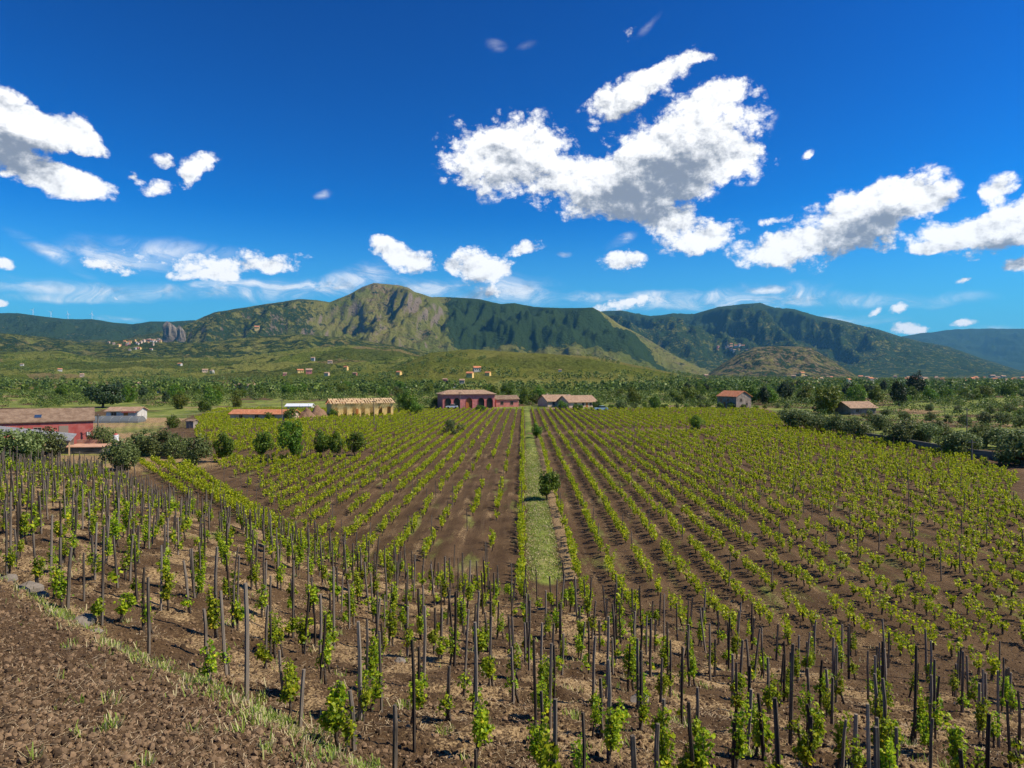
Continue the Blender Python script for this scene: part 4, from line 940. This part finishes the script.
# red barn on the left
x, y, z = at(40, 441); y = 106; zb = 1.0
barn = empty('barn', (-74.8, 105.2, zb), R(32)); tag(barn, 'long red barn with a brown tiled roof and two skylights at the left edge', 'barn')
part(barn, 'wall', gwall(MB(), 17.5, 8, 2.9, 1.7), 'red_wall'); part(barn, 'roof', gable(MB(), 17.5, 8, 2.9, 1.7, .22), 'tile_brown')
k = 1.7/4
for sx in (-4.6, 1.6):
    m = MB(); y0, y1 = -3.0, -2.1; m.slab((sx-.45, y0, 2.9+1.7+k*y0+.20), (sx+.45, y0, 2.9+1.7+k*y0+.20), (sx+.45, y1, 2.9+1.7+k*y1+.20), (sx-.45, y1, 2.9+1.7+k*y1+.20), .05); part(barn, 'skylight', m, 'sky_glass')
m = MB(); m.box(4.3, 5.5, -4.06, -4.003, 0, 2.2); part(barn, 'door', m, 'frame'); window(barn, 1.6, -4.0, 1.0, .9, 1.0)
m = MB(); m.box(7.9, 8.4, -4.12, -4.003, .6, 1.1); part(barn, 'meter_box', m, 'white_wall')
lean = empty('lean_to', (-67.6, 92.5, -.25), R(25)); tag(lean, 'grey sheet-roofed lean-to between the olive trees and the red barn', 'lean-to')
m = MB(); m.slab((-8, -2.6, 4.6), (7, -2.6, 2.3), (7, 2.6, 2.8), (-8, 2.6, 5.1), .12); part(lean, 'roof', m, 'metal_roof')
m = MB(); m.box(-7.7, 6.7, 2.25, 2.45, -1, 2.3); part(lean, 'wall', m, 'stone_wall')
for sx in (-7.5, -3.5, .5, 4, 6.8):
    m = MB(); m.box(sx-.08, sx+.08, -2.45, -2.29, -1, 2.3-(sx-7)*.15); part(lean, 'post', m, 'timber')
ter = empty('paved_terrace', (-60.0, 98.0, 0), R(4)); m = MB(); m.box(-2.9, 2.9, -3.5, 4, -.3, .9)
tag(ter, 'raised terracotta paved terrace held by a low stone wall beside the red barn', 'terrace')
part(ter, 'retaining_wall', m, 'stone'); m = MB(); m.box(-3.0, 3.0, -3.6, 4.1, .9, 1.0); part(ter, 'paving', m, 'paving')
m = MB(); m.box(-3.0, .5, 1.2, 1.45, 1.003, 1.55); part(ter, 'low_parapet', m, 'paving')
tk = empty('water_tank', (-58.6, 101.0, 1.0)); m = MB(); m.tube([(0, 0, 0), (0, 0, 1.1)], .42, 14); part(tk, 'tank', m, 'white_paint'); m = MB(); m.tube([(0, 0, 1.1), (0, 0, 1.28), (0, 0, 1.34)], [.3, .2, .08], 12); part(tk, 'lid', m, 'red_wall')
tag(tk, 'small white tank standing on the paved terrace corner', 'tank')
# low pale house and greenhouses behind the barn
def place(name, px, py, label, cat, rz=0, dist=None, group=None):
    x, y, z = at(px, py) if dist is None else ((px-CX)/F*dist, dist, None)
    if z is None: z = land(x, y)
    r = empty(name, (x, y, z), rz); tag(r, label, cat, group); return r, y
hs_, d = place('house', 127, 420, 'low white house with a flat-looking tan roof behind the grey greenhouses', 'house', R(8))
part(hs_, 'wall', gwall(MB(), 7, 6, 2.3, .8), 'white_wall'); part(hs_, 'roof', gable(MB(), 7, 6, 2.3, .8, .4), 'tile_tan'); window(hs_, -1.8, -3, .9, 1.1, 1.1)
m = MB(); m.box(.4, 1.4, -3.05, -3.003, 0, 2.1); part(hs_, 'door', m, 'door_wood'); m = MB(); m.box(.2, 3.2, -3.9, -3.06, 2.0, 2.15); part(hs_, 'awning', m, 'red_wall')
for i, (px, dy, lb) in enumerate([(108, 0, 'grey plastic greenhouse left of the low white house'), (119, -4, 'grey plastic greenhouse in front of the low white house')]):
    gh, d = place('greenhouse', px, 421.5+i*.8, lb, 'greenhouse', R(8), group='plastic greenhouses behind the barn')
    m = MB(); L = 10
    arc = [(2.4*math.cos(math.pi*t/10), 1.35*math.sin(math.pi*t/10)) for t in range(11)]
    for (a, b), (c, e) in zip(arc, arc[1:]): m.face([(-L/2, a, b), (L/2, a, b), (L/2, c, e), (-L/2, c, e)])
    m.face([(L/2, a, b) for a, b in arc]); m.face([(-L/2, a, b) for a, b in arc][::-1]); part(gh, 'cover', m, 'film')
    for q in np.linspace(-L/2, L/2, 6):
        m = MB(); m.tube([(q, a*1.01, b*1.01) for a, b in arc], .04, 4); part(gh, 'hoop', m, 'metal_roof')
# long orange roof
lo, d = place('long_shed', 265, 419.5, 'long low shed with a bright orange tiled roof left of the earth heap', 'shed', R(-4))
part(lo, 'wall', gwall(MB(), 15.5, 5, 1.5, .9), 'cream_wall'); part(lo, 'roof', gable(MB(), 15.5, 5, 1.5, .9, .4), 'tile_orange')
for q in (-5, -1, 3): window(lo, q, -2.5, .4, .8, .8)
r2, d = place('shed', 345, 408.5, 'small orange roof behind the earth heap and left of the ochre building', 'shed', R(5))
part(r2, 'wall', gwall(MB(), 11, 6, 1.6, 1.2), 'cream_wall'); part(r2, 'roof', gable(MB(), 11, 6, 1.6, 1.2, .3), 'tile_orange'); window(r2, -3, -3, .5, .8, .8)
wc, d = place('covered_store', 300, 408.8, 'white covered low store behind the earth heap', 'store', R(4))
part(wc, 'wall', gwall(MB(), 8, 5, .9, .7), 'white_wall'); part(wc, 'roof', gable(MB(), 8, 5, .9, .7, .3), 'white_paint'); m = MB(); m.box(-2, 0, -2.56, -2.503, -.5, .8); part(wc, 'door', m, 'frame')
def heap(px, py, w_, h, lb):
    x, y, z = at(px, py); n = 18; mb = MB()
    for i in range(n+1):
        for j in range(n+1):
            a, b = i/n*2-1, j/n*2-1; r_ = math.hypot(a, b); mb.v.append((a*w_/2, b*w_/2.2, max(0, 1-r_)*h*(1+.35*float(perlin(np.array([a*3+px]), np.array([b*3.])) [0]))-.03))
    mb.f = [(i*(n+1)+j, (i+1)*(n+1)+j, (i+1)*(n+1)+j+1, i*(n+1)+j+1) for i in range(n) for j in range(n)]
    o = mb.build('earth_heap', M['heap'], smooth=True); o.location = (x, y, z-.05); tag(o, lb, 'heap', 'heaps of dug earth by the building site')
heap(307, 418.5, 5.5, 3.0, 'brown earth heap, left and front one of the pair'); heap(318, 417, 6.5, 3.2, 'brown earth heap nearer to the ochre building')
# unfinished ochre building
ob, d = place('unfinished_building', 360, 415.5, 'unfinished ochre block building with bare timber rafters on top', 'building', R(24))
m = MB(); W_ = 16.5; D_ = 8; xs_ = np.linspace(-W_/2, W_/2, 8)
m.box(-W_/2, W_/2, D_/2-.3, D_/2, -.5, 3.4); m.box(-W_/2, -W_/2+.3, -D_/2, D_/2-.303, -.5, 3.4); m.box(W_/2-.3, W_/2, -D_/2, D_/2-.303, -.5, 3.4)
for a, b in zip(xs_, xs_[1:]):
    lo_, hi_ = a+.303 if a == xs_[0] else a, b-.303 if b == xs_[-1] else b
    m.box(lo_, (a+b)/2-.5, -D_/2, -D_/2+.3, -.5, 2.5); m.box((a+b)/2+.5, hi_, -D_/2, -D_/2+.3, -.5, 2.5)
m.box(-W_/2+.303, W_/2-.303, -D_/2, -D_/2+.3, 2.503, 3.4)
part(ob, 'wall', m, 'ochre_wall')
for q in np.linspace(-W_/2-.2, W_/2+.2, 26):
    m = MB(); jj_ = random.uniform(-.06, .06); m.slab((q-.16, -D_/2-.6, 3.5+jj_), (q+.16, -D_/2-.6, 3.5), (q+.16, 0, 4.75), (q-.16, 0, 4.75+jj_), .14)
    m.slab((q-.16, .003, 4.75), (q+.16, .003, 4.75), (q+.16, D_/2+.5, 3.5), (q-.16, D_/2+.5, 3.5), .14); part(ob, 'rafter', m, 'timber')
m = MB(); m.box(-W_/2-.3, W_/2+.3, -.12, .12, 4.38, 4.58); part(ob, 'ridge_beam', m, 'timber')
m = MB()
for q in np.linspace(-W_/2+.2, W_/2-.2, 40):
    for v_ in range(3):
        if random.random() < .5: k_ = 1.25/(D_/2+.6); y0 = -D_/2-.4+v_*1.4; m.slab((q-.2, y0, 3.56+k_*(y0+D_/2+.6)), (q+.22, y0, 3.56+k_*(y0+D_/2+.6)), (q+.22, y0+1.1, 3.56+k_*(y0+1.1+D_/2+.6)), (q-.2, y0+1.1, 3.56+k_*(y0+1.1+D_/2+.6)), .03)
part(ob, 'roof_boards', m, 'timber')
m = MB(); m.box(-1.9, -1.3, -D_/2-.5, -D_/2-.1, -.3, 2.0); part(ob, 'scaffold_panel', m, 'door_wood')
# pink arched winery
wn_, d = place('winery', 466, 407.5, 'dusty pink winery with dark arched openings and one orange door under a flat tiled roof', 'winery', R(17))
W_, D_, Hh = 18.0, 9.0, 4.6
cx_ = [-7.2, -4.2, 0, 4.2, 7.2]; aw = 1.15; ah = 2.3
m = MB()
edges = [-W_/2]+[v for c_ in cx_ for v in (c_-aw, c_+aw)]+[W_/2]
for a, b in zip(edges[0::2], edges[1::2]): m.box(a, b, -D_/2, -D_/2+.5, -1, ah)
for c_ in cx_:                                           # real arches above the openings
    ap = [(c_+aw*math.cos(t), ah+aw*math.sin(t)) for t in np.linspace(math.pi, 0, 9)]
    for (a, b), (c, e) in zip(ap, ap[1:]): m.solid([(a, -D_/2, b), (c, -D_/2, e), (c, -D_/2, Hh), (a, -D_/2, Hh), (a, -D_/2+.5, b), (c, -D_/2+.5, e), (c, -D_/2+.5, Hh), (a, -D_/2+.5, Hh)], [(0,1,2,3),(7,6,5,4),(0,4,5,1)])
for a, b in zip(edges[0::2], edges[1::2]): m.box(a, b, -D_/2, -D_/2+.5, ah, Hh)
m.box(-W_/2, -W_/2+.4, -D_/2+.5, D_/2, -1, Hh-.01); m.box(W_/2-.4, W_/2, -D_/2+.5, D_/2, -1, Hh-.01); m.box(-W_/2+.4, W_/2-.4, D_/2-.4, D_/2, -1, Hh-.01)
part(wn_, 'wall', m, 'pink_wall')
for c_ in cx_:
    m = MB(); m.box(c_-aw, c_+aw, -D_/2+.36, -D_/2+.44, -1, ah+aw); part(wn_, 'door' if c_ == 0 else 'arched_glazing', m, 'door_wood' if c_ == 0 else 'dark')
    m = MB(); m.tube([(c_-aw, -D_/2-.03, 0), (c_-aw, -D_/2-.03, ah)]+[(c_+aw*math.cos(t), -D_/2-.03, ah+aw*math.sin(t)) for t in np.linspace(math.pi, 0, 9)]+[(c_+aw, -D_/2-.03, 0)], .07, 4); part(wn_, 'arch_trim', m, 'red_wall')
m = MB(); hx, hy_ = W_/2+.6, D_/2+.6; r_ = 3.2
P4 = [(-hx, -hy_, Hh), (hx, -hy_, Hh), (hx, hy_, Hh), (-hx, hy_, Hh), (-hx+r_, 0, Hh+1.3), (hx-r_, 0, Hh+1.3)]
m.solid([(a, b, c+.15) for a, b, c in P4]+[(a, b, c) for a, b, c in P4[:4]], [(0,1,5,4),(1,2,5),(2,3,4,5),(3,0,4),(9,8,7,6),(0,6,7,1),(1,7,8,2),(2,8,9,3),(3,9,6,0)]); part(wn_, 'roof', m, 'tile_tan')
an, d = place('winery_annex', 505, 406.5, 'lower pink annex with a brown roof on the right of the arched winery', 'building', R(17))
part(an, 'wall', gwall(MB(), 8.2, 6, 2.7, 1.2), 'pink_wall'); part(an, 'roof', gable(MB(), 8.2, 6, 2.7, 1.2, .4), 'tile_brown'); window(an, -2, -3, .8, 1, 1.1); window(an, 1.6, -3, .8, 1, 1.1)
# twin-roofed farmhouse
for nm, px, w_, lb, rz in [('farmhouse', 556, 10.5, 'left tan-roofed farmhouse of the adjoining pair behind bushes', 22), ('farmhouse', 577, 11.0, 'right tan-roofed farmhouse of the adjoining pair behind bushes', 24)]:
    fh, d = place(nm, px, 406.8-(px < 570)*1.0, lb, 'farmhouse', R(rz), group='adjoining farmhouses')
    part(fh, 'wall', gwall(MB(), w_, 8.5, 1.9, 2.0), 'cream_wall'); part(fh, 'roof', gable(MB(), w_, 8.5, 1.9, 2.0, .5), 'tile_tan')
    for q in (-3, 0, 3): window(fh, q, -4.25, .6, .8, .9)
    m = MB(); m.box(1.1, 1.9, -4.31, -4.253, -.5, 1.7); part(fh, 'door', m, 'door_wood'); m = MB(); m.box(-3.2, -2.6, 1, 1.6, 2.8, 4.3); part(fh, 'chimney', m, 'cream_wall')
# stone house
sh_, d = place('stone_house', 734, 408, 'old stone house with a bright orange tiled roof and a pale gable', 'house', R(-62))
part(sh_, 'wall', gwall(MB(), 8.5, 6.8, 4.0, 1.7), 'stone_wall'); part(sh_, 'roof', gable(MB(), 8.5, 6.8, 4.0, 1.7, .35), 'tile_orange')
for q in (-2.4, 0.6): window(sh_, q, -3.4, 2.2, .8, 1.0); 
window(sh_, 4.25, -1.2, 2.3, .8, 1.0, 1, 'x'); window(sh_, 4.25, 1.4, .9, .8, 1.0, 1, 'x'); window(sh_, 2.8, -3.4, .5, .8, 1.0)
m = MB(); m.box(-1.4, -.4, -3.46, -3.403, -.5, 2.0); part(sh_, 'door', m, 'door_wood')
# low shed right
ls_, d = place('low_shed', 855, 414, 'low shed with a tan roof and a dark gable right of the yellow-green tree', 'shed', R(14))
part(ls_, 'wall', gwall(MB(), 8.5, 6.5, 2.0, 1.5), 'stone_wall'); part(ls_, 'roof', gable(MB(), 8.5, 6.5, 2.0, 1.5, .5), 'tile_tan'); window(ls_, -2, -3.25, .7, .9, .8)
m = MB(); m.box(.8, 2.6, -3.31, -3.253, -.5, 1.8); part(ls_, 'door', m, 'frame')
sm, d = place('roofed_hut', 192, 428, 'tiny pale hut standing on the dry bank right of the lone round tree', 'hut', R(-10))
part(sm, 'wall', gwall(MB(), 1.6, 1.5, 1.4, .3), 'stone_wall'); part(sm, 'roof', gable(MB(), 1.6, 1.5, 1.4, .3, .15), 'tile_brown'); m = MB(); m.box(-.3, .3, -.80, -.753, -.3, 1.2); part(sm, 'door', m, 'frame')
# cars
def car(px, py, paint, lb, rz):
    r, d = place('parked_car', px, py, lb, 'car', rz)
    m = MB(); prof = [(-2.05, .3), (-2.1, .75), (-1.25, .92), (1.85, .95), (2.05, .7), (2.05, .3)]; n = len(prof)
    m.solid([(a, -.82, b) for a, b in prof]+[(a, .82, b) for a, b in prof], [tuple(range(n)), tuple(range(2*n-1, n-1, -1))]+[(i, i+n, (i+1) % n+n, (i+1) % n) for i in range(n)]); part(r, 'body', m, paint)
    m = MB(); prof = [(-1.2, .92), (-.6, 1.42), (1.0, 1.45), (1.7, .95)]; n = 4
    m.solid([(a, -.7, b) for a, b in prof]+[(a, .7, b) for a, b in prof], [tuple(range(n)), tuple(range(2*n-1, n-1, -1))]+[(i, i+n, (i+1) % n+n, (i+1) % n) for i in range(n)]); part(r, 'cabin_glass', m, 'dark')
    m = MB(); m.box(-.58, .98, -.66, .66, 1.455, 1.49); part(r, 'roof', m, paint)
    for a in (-1.3, 1.3):
        for b in (-.8, .8): m = MB(); m.tube([(a, b-.1, .32), (a, b+.1, .32)], .32, 12); part(r, 'wheel', m, 'rubber')
car(601, 410.5, 'blue_paint', 'pale blue car parked behind the vineyard right of the twin-roofed farmhouse', R(8))
car(452, 408.5, 'white_paint', 'white car parked before the left arches of the pink winery', R(5))

# dry stone wall of the right grove
wr = [at(862, 438.5), at(885, 441.5), at(925, 449), at(968, 456.5), at(1035, 465)]
m = MB()
for (ax, ay, az_), (bx_, by, bz) in zip(wr, wr[1:]):
    dx, dy = bx_-ax, by-ay; L = math.hypot(dx, dy); nx, ny = -dy/L*.25, dx/L*.25; h = .95
    m.solid([(ax-nx, ay-ny, -.3), (bx_-nx, by-ny, -.3), (bx_+nx, by+ny, -.3), (ax+nx, ay+ny, -.3), (ax-nx*.8, ay-ny*.8, h), (bx_-nx*.8, by-ny*.8, h), (bx_+nx*.8, by+ny*.8, h), (ax+nx*.8, ay+ny*.8, h)], [(3,2,1,0),(4,5,6,7),(0,1,5,4),(1,2,6,5),(2,3,7,6),(3,0,4,7)])
tag(m.build('dry_stone_wall', M['stone']), 'dark dry stone wall between the vineyard and the olive grove on the right', 'wall')
def pole(px, py, ty, lb, arm=True):
    x, y, z = at(px, py); h = (py-ty)*y/F; r = empty('utility_pole', (x, y, z)); tag(r, lb, 'pole', 'slim utility poles')
    m = MB(); m.tube([(0, 0, -.3), (0, 0, h)], [.11, .08], 8); part(r, 'post', m, 'pole')
    m = MB(); m.box(-.5, .5, -.05, .05, h-.35, h-.25); part(r, 'crossarm', m, 'pole'); return (x, y, z+h-.3)
p1 = pole(972, 464, 440, 'dark post at the vineyard corner before the dry stone wall'); p2 = pole(967, 434, 408, 'slim pole rising in the grove behind the dry stone wall')
q = [pole(a, b, c, l) for a, b, c, l in [(98, 446, 414, 'slim pole by the right end of the red barn'), (282, 421, 399, 'slim pole between the orange-roofed shed and the vines'), (460, 414.5, 392, 'slim pole in front of the pink winery'), (374, 424, 400, 'slim pole at the back of the vines below the ochre building')]]
q = [q[0], q[1]]
for i in range(1):
    a, b = Vector(q[i]), Vector(q[i+1]); m = MB(); m.tube([a.lerp(b, t)-Vector((0, 0, 1.2*4*t*(1-t))) for t in np.linspace(0, 1, 14)], .03, 4); tag(m.build('overhead_wire', M['pole']), 'thin overhead wire sagging from the barn pole across the left of the plain', 'wire')

# ------------------------------------------------------------------ far houses, villages, turbines
HM = []
for i, (wm, rm) in enumerate([('white_wall', 'tile_orange'), ('cream_wall', 'tile_tan'), ('pink_wall', 'tile_tan'), ('ochre_wall', 'tile_orange'), ('white_wall', 'tile_tan')]):
    a = gwall(MB(), 1, .8, .62, .22); b = MB(); gable(b, 1, .8, .62, .22, .06, .04)
    d_ = MB()
    for q1 in (-.3, 0, .3): d_.box(q1-.06, q1+.06, -.41, -.402, .28, .46)
    na, nb = len(a.v), len(a.v)+len(b.v)
    me = bpy.data.meshes.new('house'); me.from_pydata(a.v+b.v+d_.v, [], a.f+[tuple(k+na for k in f) for f in b.f]+[tuple(k+nb for k in f) for f in d_.f])
    for mm in (wm, rm, 'dark'): me.materials.append(M[mm])
    me.polygons.foreach_set('material_index', [0]*len(a.f)+[1]*len(b.f)+[2]*len(d_.f)); me.update(); HM.append((me, wm.split('_')[0], rm.split('_')[1]+' tiled'))
def far_house(px, py, wpx, place_lb, group, big=1.0, ymin=430):
    q = hat(px, py, ymin)
    if q is None: return
    x, y, z = q; s = wpx*.72*y/F; k = random.randrange(len(HM)); me, wn2, rn = HM[k]
    o = bpy.data.objects.new('house', me); col.objects.link(o); o.location = (x, y, z); o.scale = (s, s*random.uniform(.7, 1.1), s*random.uniform(.7, 1.15)*big); o.rotation_euler = (0, 0, random.uniform(-.6, .6))
    tag(o, f'{wn2}-walled house with {rn} roof {place_lb}', 'house', group)
for i in range(42):
    t = random.random(); px = 112+52*t+random.gauss(0, 2); py = 345.5-4.5*t+random.uniform(-2.2, 3.4)+(5 if random.random() < .12 else 0)
    far_house(px, py, random.uniform(2.2, 4), 'in the village on the left hill', 'houses of the village on the left hill', ymin=2000)
for i in range(16): far_house(random.gauss(733, 7), random.uniform(347, 352.5), random.uniform(2.5, 4), 'in the village above the brown hill', 'houses of the village above the brown hill', ymin=2500)
for i in range(75):
    px = random.uniform(785, 1030) if random.random() < .4 else random.uniform(905, 1030)
    far_house(px, random.uniform(377.8, 383.2), random.uniform(2.5, 6.5), 'in the far town at the right', 'houses of the far town at the right', .9, ymin=1000)
for px, py, w_ in [(138,386,7),(300,373,8),(309,374,8),(313,361,5),(399,375,7),(470,378,9),(462,384,7),(445,382,6),(477,372,10),(488,376,7),(455,388,6),(327,376,6),(160,405,7),(219,402,9),(240,390,14),(252,391,14),(212,374,6),(205,373,7),(82,377,5),(257,332,6),(330,364,6),(346,371,6),(285,376,5),(355,376,6),(690,383,6),(706,378,6),(848,383,7),(901,387,9),(870,381,8),(802,376,6),(560,372,4),(640,384,6),(60,372,5),(22,366,4),(180,366,5)]:
    far_house(px, py, w_, 'standing alone in the hilly countryside', 'scattered country houses')
# rock tower above the village
def rock(px, py, wpx, hpx, lb):
    x, y, z = hat(px, py, 2000); s = F/y; mb = MB(); n1, n2 = 22, 12
    for i in range(n2+1):
        for j in range(n1):
            a = i/n2; b = 6.283*j/n1; r_ = (wpx/2)/s*(1-.35*a-.45*max(0, a-.8)*3)*(1+.35*float(perlin(np.array([math.cos(b)*2+a]), np.array([math.sin(b)*2+a*2.]))[0])); r_ = max(r_, .3)
            mb.v.append((r_*math.cos(b), r_*.8*math.sin(b), a*hpx/s*(1+.12*math.cos(b+2.6))-20))
    mb.f = [(i*n1+j, i*n1+(j+1) % n1, (i+1)*n1+(j+1) % n1, (i+1)*n1+j) for i in range(n2) for j in range(n1)]+[tuple(n2*n1+j for j in range(n1))]
    o = mb.build('rock_tower', M['crag']); o.location = (x, y, z); tag(o, lb, 'rock')
M['crag'] = mat('crag', lambda t: bsdf(t, t.mix(t.noise(t.n('ShaderNodeVectorMath', operation='MULTIPLY', i0=pos(t), i1=(.06, .06, .02)).outputs[0], 1, 6, .7), (.07, .06, .05), (.30, .25, .20)), 1, t.noise(pos(t), .05, 5), 1, 8))
rock(171, 341, 19, 21, 'tall grey rock rising beside the village on the left hill'); rock(181, 341, 10, 15, 'paler lower rock leaning on the right side of the tall grey rock')
for px, lb in [(33, 'first'), (51, 'second'), (68, 'third'), (92, 'fourth')]:
    q = None; j = int(np.searchsorted(T2, (px-CX)/F)); ang = (H_[:, j]-CAMZ)/hy; k = int(np.argmax(np.where(hy < 9000, ang, -1))); y = hy[k]; x = (px-CX)/F*y
    h = 7.5*y/F; r = empty('wind_turbine', (x, y, H_[k, j])); tag(r, f'thin white wind turbine on the left ridge, {lb} from the left', 'wind turbine', 'wind turbines on the left ridge')
    m = MB(); m.tube([(0, 0, -4), (0, 0, h*.7)], [2.0, 1.4], 8); part(r, 'tower', m, 'white_paint'); m = MB(); m.box(-1.6, 1.6, -4, 3, h*.7-1, h*.7+1.8); part(r, 'nacelle', m, 'white_paint')
    a0 = random.uniform(0, 2)
    for b in range(3):
        a = a0+b*2.094; m = MB(); m.tube([(0, -4.6, h*.7+.4), (math.cos(a)*h*.22, -4.6, h*.7+.4+math.sin(a)*h*.22), (math.cos(a)*h*.42, -4.6, h*.7+.4+math.sin(a)*h*.42)], [1.4, 1.5, .4], 5); part(r, 'blade', m, 'white_paint')

# ------------------------------------------------------------------ the air between here and the mountains
hb = MB(); hb.box(-17000, 17000, -40, 17900, -60, 1300)
def hz_mat(t):
    v = t.n('ShaderNodeVolumePrincipled'); v.inputs['Color'].default_value = (0.16, 0.52, 0.95, 1); v.inputs['Density'].default_value = 3.1e-5; v.inputs['Anisotropy'].default_value = 0.1; return v.outputs[0]
hm_ = bpy.data.materials.new('haze_air'); hm_.use_nodes = True; t = NT(hm_.node_tree); o_ = t.n('ShaderNodeOutputMaterial'); t.nt.links.new(hz_mat(t), o_.inputs['Volume'])
hz_o = hb.build('haze', hm_); tag(hz_o, 'thin blue haze between the vineyard and the mountains', 'haze', kind='stuff')
